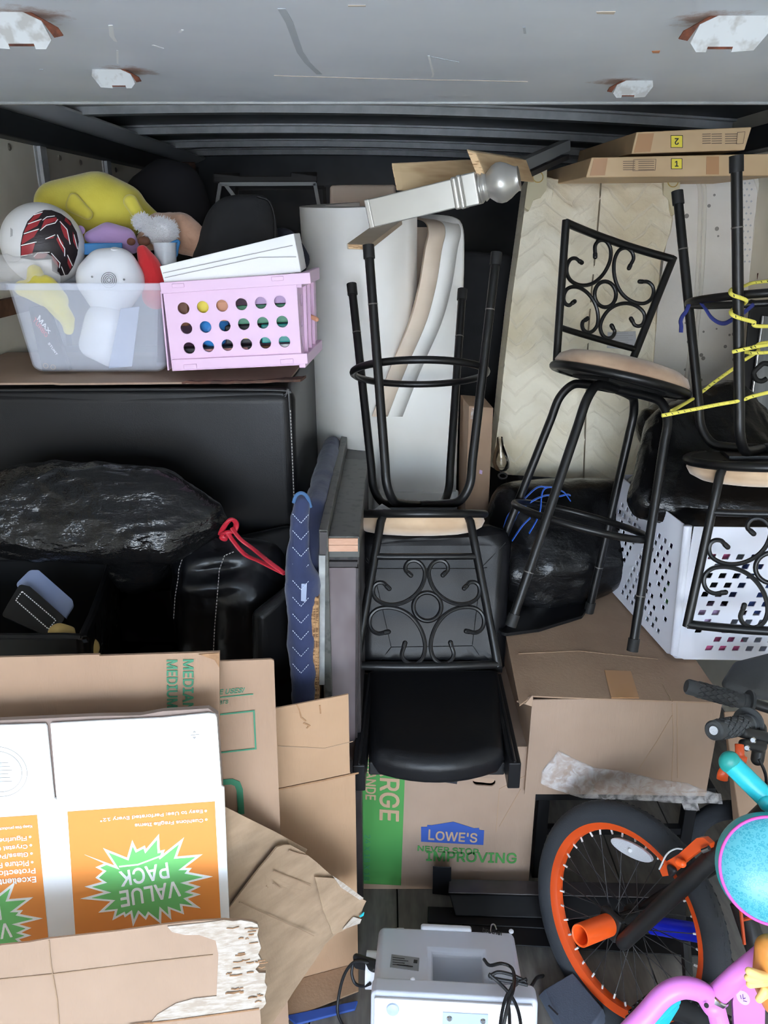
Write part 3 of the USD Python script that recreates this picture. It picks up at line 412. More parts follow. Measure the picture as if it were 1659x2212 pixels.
# toys seen through the crate's holes (one row of flat things behind another)
BK = unit(A3(-CU[1], CU[0], 0))
def incrate(nm, label, cat, u, v, n, mat, r=.003): 
    return single(nm, label, cat, fbox(o, CU, A3(0, 0, 1), BK, u, v, n, r), mat)
incrate('toy_block', 'brown toy in the crate behind the top holes at its bin end', 'toy', (.012, .052), (.105, .17), (.012, .05), 'brown_toy', .01)
incrate('toy_piece', 'yellow toy in the pink crate, above a blue ball', 'toy', (.06, .103), (.132, .17), (.012, .06), 'yellow_toy', .008)
single('toy_ball', 'blue toy ball behind the middle row of crate holes', 'ball', ell(o + CU * .098 + A3(0, 0, .088) + BK * .06, (.044,) * 3, None, 3), 'sky_blue_toy', True)
incrate('toy_figure', 'tan toy standing behind the third top hole of the pink crate', 'toy', (.112, .158), (.112, .17), (.012, .05), 'peach', .012)
incrate('picture_book', 'green book standing in the pink crate at its open end', 'book', (.165, .30), (.104, .148), (.012, .03), 'book_green')
incrate('picture_book', 'lilac book on top of the green one in the pink crate', 'book', (.2, .30), (.15, .17), (.012, .03), 'lilac_cloth')
incrate('game_box', 'black game box with yellow strip in the crate behind the middle holes', 'box', (.135, .225), (.055, .1), (.02, .05), 'book_black')
part_y = incrate('toy_rod', 'thin yellow stick lying across the black game box in the crate', 'toy', (.155, .215), (.068, .074), (.01, .019), 'yellow_toy', .002)
incrate('striped_box', 'teal box with a white stripe in the crate behind the middle holes', 'box', (.226, .31), (.055, .1), (.012, .05), 'teal_dark'); incrate('paper_strip', 'white paper strip on the teal box inside the pink crate', 'paper', (.24, .31), (.07, .084), (.008, .0115), 'white_paper', .001)
incrate('game_box', 'black box with pink print in the crate behind the lowest holes', 'box', (.02, .2), (.006, .05), (.02, .06), 'book_black'); incrate('paper_strip', 'pink printed strip on the black box low in the pink crate', 'paper', (.06, .19), (.034, .046), (.016, .0195), 'pink_text', .001)
incrate('folded_paper', 'folded white paper behind the lowest crate hole near the foam roll', 'paper', (.262, .31), (.01, .05), (.012, .03), 'white_paper', .002); incrate('toy_block', 'brown and orange toy low in the crate beside the folded paper', 'toy', (.21, .25), (.008, .048), (.012, .04), 'brown_toy', .008)
single('peach_toy', 'peach toy limb poking out of the crate side toward the foam', 'toy', rhull([W(668, 682, 2.16), W(684, 690, 2.14)], .006, 2), 'peach', True)
# white carton of stacked boards tilted on the crate
wb = thing('white_carton', 'white layered foam carton tilted on top of the pink crate', 'carton', W(500, 560, 2.02))
wp = Plane(W(355, 607, 1.99), W(652, 585, 2.0), W(347, 577, 1.99)); 
for a, b, c, d in (((347, 577), (633, 507), (637, 528), (350, 588)), ((350, 588), (637, 529), (642, 552), (353, 598)), ((353, 598), (642, 553), (648, 586), (356, 610))):
    part(wb, 'layer', [rhull([wp.hit(*q) - wp.N * t + A3(.0, 0, 0) for q in (a, b, c, d) for t in (.004, .20)], .0025)], 'styro', 30)
part(wb, 'groove', [stroke(l, wp, .0016, .0012, .002) for l in ([(352, 590), (632, 530)], [(356, 600), (560, 556), (640, 555)])], 'print_grey', kind='stuff')
# black cloth bag, metal trestle, added dark masses behind
cb = thing('garment_bag', 'charcoal cloth bag slumped behind the white carton', 'bag', W(510, 520, 2.4))
part(cb, 'body', blob([[(*W(470, 590, 2.4), .07), (*W(500, 470, 2.42), .06), (*W(560, 452, 2.42), .04), (*W(575, 560, 2.4), .05)], [(*W(480, 480, 2.42), .05), (*W(465, 600, 2.4), .08), (*W(590, 600, 2.4), .06)]], .02, 25, .004, 7, False), 'bag_cloth', True); part(cb, 'piping', tube(spline([W(555, 424, 2.36), W(582, 436, 2.36), W(594, 480, 2.36), W(592, 560, 2.36)], 6), .004, 8), 'black_plastic', True)
single('navy_clothing', 'dark navy cloth folded between the black bag and the foam roll', 'clothing', blob([[(*W(610, 530, 2.5), .05), (*W(640, 560, 2.5), .04), (*W(600, 600, 2.45), .06)]], .02, 10, .006, 14), 'navy_cloth', True)
tr = thing('trestle', 'black topped trestle with pale grey metal frame standing in the dark behind the bag', 'trestle', W(575, 420, 3.2))
part(tr, 'top_board', [rhull([W(463, 392, 3.2), W(683, 391, 3.2), W(463, 383, 3.2), W(683, 382, 3.2), W(463, 383, 3.26), W(683, 382, 3.26)], .004), rhull([W(463, 382, 3.2), W(516, 382, 3.2), W(463, 376, 3.2), W(516, 376, 3.22)], .004), rhull([W(630, 382, 3.2), W(683, 382, 3.2), W(630, 374, 3.2), W(683, 374, 3.22)], .004)], 'dark_wood')
for nm, q in (('rail', [(475, 398), (682, 397)]), ('leg', [(476, 397), (463, 480), (462, 640)]), ('leg', [(680, 396), (690, 450), (692, 640)]), ('brace', [(488, 400), (512, 432), (560, 500)])): part(tr, nm, tube([W(x, y, 3.2) for x, y in q], .009, 4), 'paint_grey')
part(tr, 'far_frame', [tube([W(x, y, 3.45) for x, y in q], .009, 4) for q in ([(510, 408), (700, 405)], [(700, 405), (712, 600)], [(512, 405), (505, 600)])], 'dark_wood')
single('moving_blanket', 'added black mass keeping the far end of the load dark', 'blanket', blob([[(-.7, 3.7, 1.5, .14), (-.3, 3.8, 1.45, .12), (0, 3.8, 1.1, .3), (-.7, 3.7, .42, .38), (.3, 3.8, .42, .38)]], .06, 10, .03, 4), 'black_cloth', True)  # added dark mass so the far end stays black
single('added_dark_mass', 'added black mass darkening the gap behind the yellow plush', 'sack', blob([[(*W(370, 430, 2.9), .12), (*W(330, 450, 2.9), .10), (-.75, 3.0, 1.2, .2)], [(-.75, 3.0, 1.2, .2), (-.75, 3.0, .2, .2)]], .04, 10, .02, 6), 'black_cloth', True)  # added to keep the gap beside the wall dark
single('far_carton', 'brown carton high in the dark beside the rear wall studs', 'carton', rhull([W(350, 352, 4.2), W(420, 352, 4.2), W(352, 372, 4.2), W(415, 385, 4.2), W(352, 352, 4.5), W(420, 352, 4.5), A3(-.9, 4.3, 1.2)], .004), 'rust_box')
# ------------------------------------------------------------------ foam roll, planks, bed post
fo = thing('foam_topper', 'tall white foam mattress topper rolled up and standing on end behind the stools', 'foam topper', (.0, 2.6, 0))
def prism(prof_lo, prof_hi, z0, z1s, nz=10):
    """upright wall between two plan outlines (closed); z1s: top height of each outline point"""
    a, b = np.asarray(prof_lo, float), np.asarray(prof_hi, float); n = len(a); V = []
    for t in np.linspace(0, 1, nz): V.append(np.c_[a * (1 - t) + b * t, z0 + (np.asarray(z1s) - z0) * t])
    V = np.vstack(V); F = []
    for i in range(nz - 1):
        for k in range(n): l = (k + 1) % n; F += [(i * n + k, i * n + l, (i + 1) * n + l), (i * n + k, (i + 1) * n + l, (i + 1) * n + k)]
    cap = trimesh.creation.triangulate_polygon(sg.Polygon(b), engine='earcut'); 
    try:
        cv, cf = cap; base = (nz - 1) * n; idx = [int(np.argmin(np.linalg.norm(b - p, axis=1))) for p in cv]; F += [tuple(base + idx[q] for q in f) for f in cf]; F += [tuple(idx[q] for q in f[::-1]) for f in cf]
    except Exception: pass
    m = trimesh.Trimesh(V, np.array(F), process=False); m.fix_normals(); return m
def pl_arc(pts, n=6): return spline(pts, n)
# roll: outer sheet turns from its cut edge round the left and away
xl_t, xr_t, xl_b, xr_b = W(640, 460, 2.55)[0], W(908, 620, 2.5)[0], W(700, 960, 2.55)[0], W(850, 960, 2.45)[0]
outer = pl_arc([(xl_t + .13, 2.95), (xl_t + .01, 2.78), (xl_t + .012, 2.60), (xl_t + .12, 2.45), (xl_t + .26, 2.42), (xr_t - .03, 2.50)])
inner = pl_arc([(xr_t - .01, 2.57), (xl_t + .28, 2.51), (xl_t + .15, 2.54), (xl_t + .085, 2.63), (xl_t + .085, 2.76), (xl_t + .18, 2.92)])
P0 = np.vstack([outer, inner]); zt = W(720, 452, 2.44)[2]; Plo = P0.copy(); Plo[:, 0] += .055 * (1 - (P0[:, 0] - xl_t) / .5)
part(fo, 'roll', prism(Plo, P0, .0, np.full(len(P0), zt) + .03 * (P0[:, 0] - xl_t) + .05 * (P0[:, 1] - 2.45), 14), 'foam', 50)
core = np.array([(xl_t + .11, 2.60), (xl_t + .2, 2.53), (xr_t - .02, 2.60), (xr_t + .05, 2.75), (xl_t + .2, 2.92), (xl_t + .10, 2.80)])
part(fo, 'inner_turn', prism(core + A3(.04, 0)[:2], core, 0, np.full(6, zt - .05), 6), 'foam_tan', 30)
# the end of the sheet: a thick two-tone edge that bends from lower left to upper right, its face turning away to the right
mid = spline([W(x, y, Y) for x, y, Y in ((812, 900, 2.40), (850, 800, 2.40), (893, 700, 2.41), (915, 620, 2.43), (928, 540, 2.46), (936, 500, 2.50), (925, 478, 2.58), (885, 470, 2.70))], 8)
wid = np.linspace(.045, .05, len(mid)); 
def band(mid, off0, off1, thk, dy=.0):
    V = []; 
    for i, p in enumerate(mid):
        for a, b in ((off0, 0), (off1, 0), (off1, thk), (off0, thk)): V.append(p + A3(a, b + dy, 0))
    F = []; n = 4
    for i in range(len(mid) - 1):
        for k in range(4): l = (k + 1) % 4; F += [(i * n + k, i * n + l, (i + 1) * n + l), (i * n + k, (i + 1) * n + l, (i + 1) * n + k)]
    e = (len(mid) - 1) * 4; F += [(0, 2, 1), (0, 3, 2), (e, e + 1, e + 2), (e, e + 2, e + 3)]
    m = trimesh.Trimesh(V, np.array(F), process=False); m.fix_normals(); return m
part(fo, 'cut_edge', band(mid, -.012, .036, .10), 'foam_tan', 40, label='cream lower layer of the cut edge'); part(fo, 'cut_edge', band(mid, .0365, .082, .30), 'foam', 40, label='white upper layer of the cut edge')
rq = [(W(1004, 492, 2.56), W(984, 470, 2.60)), ]
side = spline([W(x, y, Y) for x, y, Y in ((985, 1062, 2.43), (990, 900, 2.45), (998, 700, 2.48), (1003, 560, 2.50), (1000, 490, 2.54), (978, 468, 2.60), (920, 462, 2.7))], 8)
def sheet(A, B, thk):
    """ruled sheet between two curves with a thickness away from the viewer"""
    n = len(A); m = 10; V = []; F = []
    for t in np.linspace(0, 1, m): V.append(A * (1 - t) + B * t)
    V = np.vstack(V); k = len(V); V = np.vstack([V, V + A3(0, thk, 0)])
    for i in range(m - 1):
        for j in range(n - 1):
            a, b, c, d = i * n + j, i * n + j + 1, (i + 1) * n + j + 1, (i + 1) * n + j; F += [(a, b, c), (a, c, d), (a + k, c + k, b + k), (a + k, d + k, c + k)]
    for j in range(n - 1):
        for r0 in (0, (m - 1) * n): a, b = r0 + j, r0 + j + 1; F += [(a, b, b + k), (a, b + k, a + k)]
    for i in range(m - 1):
        for c0 in (0, n - 1): a, b = i * n + c0, (i + 1) * n + c0; F += [(a, b, b + k), (a, b + k, a + k)]
    t = trimesh.Trimesh(V, np.array(F), process=False); t.fix_normals(); return t
t_ = np.linspace(0, 1, 49); 
def resample(C, n=49): s = np.r_[0, np.cumsum(np.linalg.norm(np.diff(C, axis=0), axis=1))]; return np.stack([np.interp(np.linspace(0, s[-1], n), s, C[:, k]) for k in range(3)], 1)
left = resample(spline([W(x, y, Y) for x, y, Y in ((820, 1062, 2.40), (828, 900, 2.405), (888, 790, 2.41), (920, 700, 2.415), (955, 600, 2.44), (962, 520, 2.49), (950, 480, 2.58), (905, 470, 2.7))], 8))
part(fo, 'face_sheet', sheet(left, resample(side), .32), 'foam', 50)
lo_ = [(820, 1062), (985, 1062)]; part(fo, 'lower_roll', rhull([W(812, 1064, 2.41), W(984, 1064, 2.44), W(812, 1064, 2.7), W(984, 1064, 2.7), A3(-.02, 2.42, 0), A3(.19, 2.44, 0), A3(-.02, 2.7, 0), A3(.19, 2.7, 0)], .01), 'foam', 40)
single('foam_block', 'small tan foam block standing behind the foam roll', 'foam', bump_mesh(tm(rhull([W(720, 408, 3.0), W(848, 406, 3.0), W(722, 480, 3.0), W(852, 480, 3.0), W(720, 408, 3.1), W(848, 406, 3.1), A3(-.18, 3.0, 1.2), A3(.03, 3.0, 1.2)], .012, 2).refine_to_length(.03)), .004, 9), 'foam_pale', 40)
def plank3(nm, label, a, b, wv, tv, mat='plywood', end='ply_end'):
    """board from a to b; wv, tv: width and thickness vectors; its sawn end at a is a part of its own"""
    a, b, wv, tv = map(np.asarray, (a, b, wv, tv)); th = thing(nm, label, 'plank', a); u = unit(b - a)
    c = lambda p: [p + i * wv + j * tv for i in (0, 1) for j in (0, 1)]
    part(th, 'board', rhull(c(a + u * .002) + c(b), .0015), mat); part(th, 'sawn_end', [rhull([a + (i + 0.06) * wv * .94 + j * tv for i in (0, 1) for j in (k / 5 + .01, (k + 1) / 5 - .015)] + [a + u * .0022 + (i + .06) * wv * .94 + j * tv for i in (0, 1) for j in (k / 5 + .01, (k + 1) / 5 - .015)], .0006) for k in range(5)], end); return th
a = W(846, 354, 2.12); plank3('plank', 'plywood plank whose sawn end points at the black trestle, above the silver post', a, W(1010, 346, 2.30), W(857, 410, 2.12) - a, A3(.016, .012, 0))
a = W(1009, 324, 2.06); plank3('plank', 'short plywood plank wedged upright on the bulb end of the silver post', a, W(1120, 342, 2.34), W(1030, 376, 2.07) - a, A3(.02, .0, -.006))
a = W(750, 528, 2.16); plank3('plank', 'plywood plank jutting out below the silver post', a, W(842, 462, 2.55), W(798, 530, 2.16) - a, W(751, 537, 2.16) - a, 'ply_grey')
bp = thing('bed_post', 'silver painted turned bed post lying across the foam roll', 'bed post', W(960, 420, 2.1))
pa, pb = W(800, 462, 2.16), W(1122, 385, 2.06); ax = unit(pb - pa); Lp = np.linalg.norm(pb - pa); vv = unit(np.cross(ax, A3(0, 1, 0))); vv = vv if vv[2] > 0 else -vv; dd = np.cross(ax, vv)
sq = lambda u0, u1, h, r=.003: fbox(pa, ax, vv, dd, (u0, u1), (-h, h), (-h, h), r, 2)
k = Lp
part(bp, 'shaft', sq(.03 * k, .60 * k, .0335), 'post_silver', 40); part(bp, 'shaft_end', sq(0, .035 * k, .0345), 'post_silver', 40); part(bp, 'moulding', sq(.59 * k, .615 * k, .0375, .006), 'post_silver', 40); part(bp, 'moulding', sq(.622 * k, .65 * k, .039, .006), 'post_silver', 40); part(bp, 'block', sq(.652 * k, .745 * k, .0375, .004), 'post_silver', 40)
part(bp, 'turned_neck', lathe([(0, .74 * k), (.034, .742 * k), (.037, .752 * k), (.034, .762 * k), (.030, .766 * k), (.035, .776 * k), (.031, .79 * k), (.028, .80 * k)], pa, ax, 40), 'post_silver', True)
part(bp, 'bulb', lathe([(.028, .798 * k), (.034, .815 * k), (.042, .84 * k), (.0465, .87 * k), (.046, .90 * k), (.040, .935 * k), (.032, .965 * k), (.028, .985 * k), (.0285, .998 * k), (.027, k), (0, k)], pa, ax, 48), 'post_silver', 50)
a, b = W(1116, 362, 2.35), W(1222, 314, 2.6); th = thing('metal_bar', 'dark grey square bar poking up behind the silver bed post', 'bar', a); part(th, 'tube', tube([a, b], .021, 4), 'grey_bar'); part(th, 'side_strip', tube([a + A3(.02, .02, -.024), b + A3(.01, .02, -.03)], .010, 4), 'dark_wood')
# ------------------------------------------------------------------ mattresses and cartons
mt = thing('mattress', 'stained cream quilted mattress with corner guards, standing behind the tilted stool', 'mattress', W(1270, 700, 2.6))
mp = Plane(W(1072, 1010, 2.48), W(1392, 1030, 2.48), W(1148, 374, 2.72))
mo = [(1145, 372), (1200, 383), (1300, 387), (1400, 388), (1467, 380), (1462, 440), (1452, 500), (1432, 560), (1424, 640), (1420, 720), (1412, 830), (1395, 940), (1390, 1034), (1230, 1034), (1100, 1026), (1066, 1006), (1080, 900), (1092, 780), (1108, 640), (1128, 500)]
mm = plate(mo, mp, .14, edge=.016)
v = np.array(mm.vertices); f = (v - mp.O) @ mp.N > -.004; uv = np.c_[(v - mp.O) @ mp.U, (v - mp.O) @ mp.V]
edge = np.array([sg.Polygon([mp.uv(*p) for p in mo]).exterior.distance(sg.Point(q)) for q in uv]); pts = uv
zig = np.abs(((pts[:, 1] * 9 + np.abs(((pts[:, 0] * 5.2) % 1) - .5) * 1.3) % 1) - .5) * 2
h = .006 * np.clip(1 - (1 - zig) * 3.0, -1, 1) * np.clip(edge / .03, 0, 1)
xs_ = np.array([mp.uv(*p) for p in ((1300, 388), (1290, 520), (1272, 720), (1262, 1034))]); seam = np.interp(pts[:, 1], xs_[::-1, 1], xs_[::-1, 0]); ds = np.abs(pts[:, 0] - seam)
h += -.010 * np.exp(-(ds / .012) ** 2) - .02 * np.exp(-(edge / .02) ** 2) + .006 * (meshkit.fbm(np.c_[pts * 7, pts[:, :1] * 0], 3, 2) - .5)
mm.vertices = v + np.where(f, h, 0)[:, None] * mp.N; part(mt, 'ticking', mm, 'matt_cream', 60)
part(mt, 'seam', stroke([(1300, 388), (1296, 450), (1290, 520), (1280, 620), (1272, 720), (1268, 860), (1262, 1034)], mp, .004, -.006, .004), 'seam_grey')
for gpx, lx in (([(1146, 373), (1178, 368), (1177, 410), (1166, 425), (1150, 430), (1141, 452), (1135, 448), (1140, 410)], (1161, 384)), ([(1467, 381), (1436, 386), (1434, 420), (1446, 432), (1454, 462), (1460, 440)], (1452, 394))):
    gm = ext(sg.Polygon([mp.uv(*p) for p in gpx]).buffer(.004), -.012, .006, mp, .012, .002, 20); gq = part(mt, 'corner_guard', gm, 'matt_guard', 40)
    part(gq, 'logo_ring', hoop(mp.hit(*lx) + mp.N * .007, mp.N, .016, .0018, 24, 5), 'gold')
lq = part(mt, 'law_label', plate([(1312, 718), (1372, 716), (1374, 756), (1310, 752)], mp, .001, .005), 'label_grey')
part(lq, 'print', [stroke([(1316, 721 + 5 * i), (1316 + 40 + 10 * (i % 2), 720 + 5 * i)], mp, .0012, .0056, .0004) for i in range(6)], 'print_grey', kind='stuff')
m2 = thing('mattress', 'white piped mattress with grey mould spots, standing behind the two upturned stool legs', 'mattress', W(1560, 640, 2.8))
q2 = Plane(W(1420, 880, 2.75), W(1640, 900, 2.75), W(1475, 378, 2.85)); o2 = [(1470, 392), (1482, 378), (1560, 374), (1630, 372), (1650, 385), (1655, 420), (1646, 480), (1640, 600), (1625, 800), (1612, 960), (1400, 960), (1412, 800), (1440, 560), (1462, 440)]
mb = ext(sg.Polygon([q2.uv(*p) for p in o2]).buffer(-.01).buffer(.02), -.16, 0, q2, .03, 0); part(m2, 'ticking', mb, 'matt_white', 40)
for line in ([(1482, 380), (1505, 392), (1512, 430), (1506, 600), (1490, 760), (1470, 900)], [(1490, 380), (1517, 394), (1522, 440), (1516, 600), (1500, 760), (1480, 900)], [(1642, 382), (1652, 420), (1642, 500), (1634, 640), (1610, 880)], [(1628, 376), (1640, 420), (1631, 500), (1624, 640), (1600, 880)]):
    part(m2, 'piping', tube(spline([q2.hit(*p) for p in line], 6), .007, 8), 'matt_trim', True)
for i in range(26):
    px, py = RND.uniform(1480, 1590), RND.uniform(690, 850) if i > 6 else RND.uniform(420, 520); c = q2.hit(px, py)
    part(m2, 'mould_spot', ext(sg.Point(0, 0).buffer(RND.uniform(.003, .008), 3), .0, .0008, Plane(c, c + q2.U, c + q2.V)), 'mould')
for i in range(7):
    for j in range(14):
        if (i + j) % 2: c = q2.hit(1594 + 5 * i - j * .4, 396 + 13 * j); part(m2, 'diamond_print', ext(sg.Point(0, 0).buffer(.004, 1), 0, .0006, Plane(c, c + q2.U, c + q2.V)), 'label_grey')
def carton(label, tl, tr, br, bl, Yf, dep, num, nq, flip):
    th = thing('carton', label, 'carton', W(*bl, Yf)); p = Plane(W(*bl, Yf), W(*br, Yf), W(*tl, Yf)); bk = A3(*dep)
    c = [p.hit(*q) for q in (tl, tr, br, bl)]; part(th, 'body', rhull(c + [q + bk for q in c], .003), 'carton', 30)
    s_q = [(nq[0], nq[1]), (nq[2], nq[1]), (nq[2], nq[3]), (nq[0], nq[3])]; st = part(th, 'sticker', plate(s_q, p, .0008, .0045), 'yellow_sticker', label='yellow numbered sticker')
    w, h = nq[2] - nq[0], nq[3] - nq[1]; x0, x1, y0, y1 = nq[0] + w * .33, nq[0] + w * .67, nq[1] + h * .22, nq[1] + h * .78
    q = [(x0, y1), (x1, y1), (x1, y0), (x0, y0)]; q = [(x1, y0), (x0, y0), (x0, y1), (x1, y1)] if flip else q
    part(st, 'number', text_px(num, p, q, bold=True, off=.0047), 'print_black'); part(st, 'sticker_border', stroke(s_q, p, .0012, .0052, .0006, True), 'print_black'); return th, p
t1, p1 = carton('long flat carton with sticker 1 lying on the mattresses', (1279, 343), (1690, 334), (1690, 377), (1268, 381), 2.36, (0, .66, 0), '1', (1449, 343, 1472, 365), False)
part(t1, 'tape_band', plate([(1282, 343), (1312, 342), (1306, 379), (1273, 380)], p1, .0006, .0038), 'tape_tan'); part(t1, 'tape_band', plate([(1525, 338), (1552, 338), (1552, 377), (1524, 377)], p1, .0006, .0038), 'tape_tan')
for x, w in ((1345, 26), (1378, 34)): part(t1, 'print', [stroke([(x, 349 + 4.5 * i), (x + w, 348.6 + 4.5 * i)], p1, .0016, .0044, .0005) for i in range(5)], 'print_brown', kind='stuff'); 
part(t1, 'printed_frame', stroke([(1368, 345), (1416, 344), (1414, 368), (1366, 369)], p1, .0012, .0044, .0005, True), 'print_brown')
t2, p2_ = carton('flat carton with an upside-down sticker 2, topmost on the load', (1376, 288), (1620, 277), (1606, 322), (1366, 330), 2.37, (-.0, .66, .005), '2', (1448, 293, 1473, 319), True)
part(t2, 'tape_band', plate([(1378, 289), (1412, 288), (1404, 328), (1368, 330)], p2_, .0006, .0038), 'tape_tan'); part(t2, 'lettering', text_px('2012', p2_, [(1493, 318), (1496, 288), (1502, 288), (1499, 318)]), 'print_brown')
for x, w in ((1516, 18), (1536, 22), (1565, 26)): part(t2, 'print', [stroke([(x, 290 + 5 * i), (x + w, 289.5 + 5 * i)], p2_, .0018, .0044, .0005) for i in range(5)], 'print_brown', kind='stuff')
part(t2, 'printed_frame', stroke([(1592, 286), (1608, 285), (1604, 310), (1589, 311)], p2_, .0012, .0044, .0005, True), 'print_brown')
tb = thing('carton', 'narrow tall brown carton standing between the foam roll and cream mattress', 'carton', (.27, 2.4, 0)); bp_ = Plane(W(1014, 880, 2.34), W(1064, 884, 2.34), W(1014, 860, 2.34))
c = [W(1014, 878, 2.34), W(1064, 882, 2.34)]; part(tb, 'body', rhull(c + [q * A3(1, 1, 0) + A3(0, 0, .25) for q in c] + [q + A3(-.01, .16, 0) for q in c] + [q * A3(1, 1, 0) + A3(0, .16, .25) for q in c], .002), 'card_dim', 30); part(tb, 'tape', plate([(1018, 881), (1036, 881), (1034, 905), (1016, 905)], bp_, .0006, .0035), 'wrap_film'); part(tb, 'sticker', plate([(1036, 1014), (1042, 1016), (1041, 1024), (1035, 1022)], bp_, .0006, .0036), 'lilac_cloth')
single('added_dark_block', 'added black block darkening the gap behind the narrow carton', 'suitcase', rhull([W(1006, 560, 3.0), W(1100, 570, 3.0), W(1006, 560, 3.25), W(1100, 570, 3.25), A3(.28, 3.0, .03), A3(.46, 3.0, .03), A3(.28, 3.25, .03), A3(.46, 3.25, .03)], .03, 2), 'bag_cloth', 30)  # added dark block, keeps the space beside the foam black
gs = thing('glass_shade', 'clear glass lamp chimney standing at the lower corner of the cream mattress', 'lamp shade', W(1085, 1000, 2.38)); part(gs, 'globe', lathe([(.010, .085), (.012, .06), (.022, .03), (.028, .008), (.024, -.015), (.016, -.024), (.013, -.02), (.022, -.01), (.025, .008), (.019, .03), (.009, .06), (.008, .085)], W(1083, 1000, 2.38), A3(-.12, -.1, 1), 32), 'glass', True); part(gs, 'collar', hoop(W(1086, 1028, 2.37), A3(0, -.5, 1), .013, .003, 24, 6), 'dark_wood')
# ------------------------------------------------------------------ bar stools
D = dict(rf=.2273, rt=.1591, hr=.2718, H=.6448, rs=.1738, wl=.1262, wt=.1732, hl=.1049, ht=.367, yb=.1308, lean=.1157)
SC = 'black metal bar stool'
def rodrigues(w):
    a = np.linalg.norm(w); k = np.asarray(w) / a; K = np.array([[0, -k[2], k[1]], [k[2], 0, -k[0]], [-k[1], k[0], 0]]); return np.eye(3) + math.sin(a) * K + (1 - math.cos(a)) * K @ K
c1 = [(935, 1362), (918, 1345), (918, 1318), (934, 1294), (960, 1284), (990, 1288), (1018, 1310), (1036, 1350), (1032, 1400), (1008, 1458), (965, 1508), (905, 1545), (840, 1560), (780, 1552), (735, 1525), (718, 1485), (724, 1445), (748, 1424), (780, 1424), (802, 1446)]
c2 = [(790, 1732), (750, 1740), (712, 1722), (694, 1680), (702, 1630), (738, 1592), (790, 1578), (850, 1582), (910, 1604), (962, 1646), (1004, 1708), (1028, 1780), (1030, 1840), (1010, 1895), (965, 1925), (915, 1912), (890, 1870), (904, 1816)]
sc_pts = []
for cc in (c1, c2): sc_pts.append([((560 + x / 2.9625 - 914) * .00117, (780 + y / 2.9625 - 1205) * .00114) for x, y in cc])
def stool(label, v, phi, seatmat):
    R = rodrigues(v[:3]); T = A3(*v[3:6]); th = thing('bar_stool', label, 'bar stool', T)
    G = lambda m: (lambda t: trimesh.Trimesh(np.array(t.vertices) @ R.T + T, t.faces, process=False))(tm(m))
    H = D['H']
    for k in range(4):
        a = math.radians(45 + 90 * k) + phi; u = A3(math.cos(a), math.sin(a), 0)
        p0 = u * D['rf']; top = u * (D['rt'] - .008) + A3(0, 0, H - .075)
        path = [p0, p0 * .55 + top * .45] + [p for p in spline([p0 * .1 + top * .9, top, u * (D['rt'] - .035) + A3(0, 0, H - .035), u * (D['rt'] - .075) + A3(0, 0, H - .026), u * .004 + A3(0, 0, H - .024)], 6)]
        lg = part(th, 'leg', G(tube(path, .0115, 14)), 'black_metal', 40)
        d = unit(top - p0); part(lg, 'foot_cap', G(rod(p0 - d * .004, p0 + d * .028, .0142, 14)), 'rubber_cap', 40); part(lg, 'sleeve', G(rod(p0 + d * .135, p0 + d * .138, .0121, 14)), 'weld', 40, label='thin joint line of the leg sleeve')
    part(th, 'foot_ring', G(hoop(A3(0, 0, D['hr']), A3(0, 0, 1), .176, .0095, 56, 10)), 'black_metal', True)
    part(th, 'swivel_plate', G(box(-.085, .085, -.085, .085, H - .016, H - .008)), 'black_metal'); part(th, 'seat_board', G(rhull([A3(D['rs'] * .95 * math.cos(t), D['rs'] * .95 * math.sin(t), z) for t in np.linspace(0, 6.283, 40) for z in (H - .004, H + .006)], .002)), 'underseat', 30)
    part(th, 'seat_rim', G(hoop(A3(0, 0, H), A3(0, 0, 1), D['rs'] - .004, .011, 64, 10)), 'black_metal', True)
    part(th, 'seat_cushion', G(lathe([(.0, H + .058), (.05, H + .057), (.10, H + .054), (.14, H + .047), (.163, H + .034), (.171, H + .018), (.166, H + .006), (0, H + .006)], A3(0, 0, 0), A3(0, 0, 1), 56)), seatmat, 50)
    yb, ln = D['yb'], D['lean']; cv = lambda x: .022 * (1 - (x / .17) ** 2)
    def bp(x, h): return A3(x, yb + ln * h + cv(x) - cv(.15), H + h)
    for sgn in (-1, 1):
        pw = lambda h: sgn * (D['wl'] + (D['wt'] - D['wl']) * (h - D['hl']) / (D['ht'] - D['hl']))
        part(th, 'back_post', G(tube([A3(sgn * .098, yb - .012, H - .004)] + [bp(pw(h), h) for h in np.linspace(.02, D['ht'] + .006, 7)], .0105, 10)), 'black_metal', 40)
    part(th, 'top_bar', G(tube([bp(x, D['ht']) for x in np.linspace(-D['wt'], D['wt'], 11)], .0105, 10)), 'black_metal', 40); part(th, 'lower_bar', G(tube([bp(x, D['hl']) for x in np.linspace(-D['wl'], D['wl'], 11)], .0085, 10)), 'black_metal', 40)
    for sgn in (1, -1):
        for cc in sc_pts:
            q = [bp(sgn * x, D['hl'] + y * .262 / .2622) for x, y in cc]; s0 = part(th, 'scroll', G(tube(spline(q, 5), .0052, 8)), 'black_metal', 40)
            part(s0, 'finial', G([rhull([q[0], q[0] + unit(q[0] - q[1]) * .008], .0062, 1), rhull([q[-1], q[-1] + unit(q[-1] - q[-2]) * .008], .0062, 1)]), 'black_metal', kind='stuff')
    t = np.linspace(0, 2 * np.pi, 28, endpoint=False); part(th, 'centre_ring', G(tube([bp(.034 * math.cos(q), D['hl'] + .1205 + .034 * math.sin(q)) for q in t], .0055, 8, True)), 'black_metal', True)
    return th, G
s1, G1 = stool('black bar stool resting upside down on the leather dining chair', [2.7825, .0864, -.0155, .0941, 2.1996, 1.5499], -.1047, 'suede_pale')
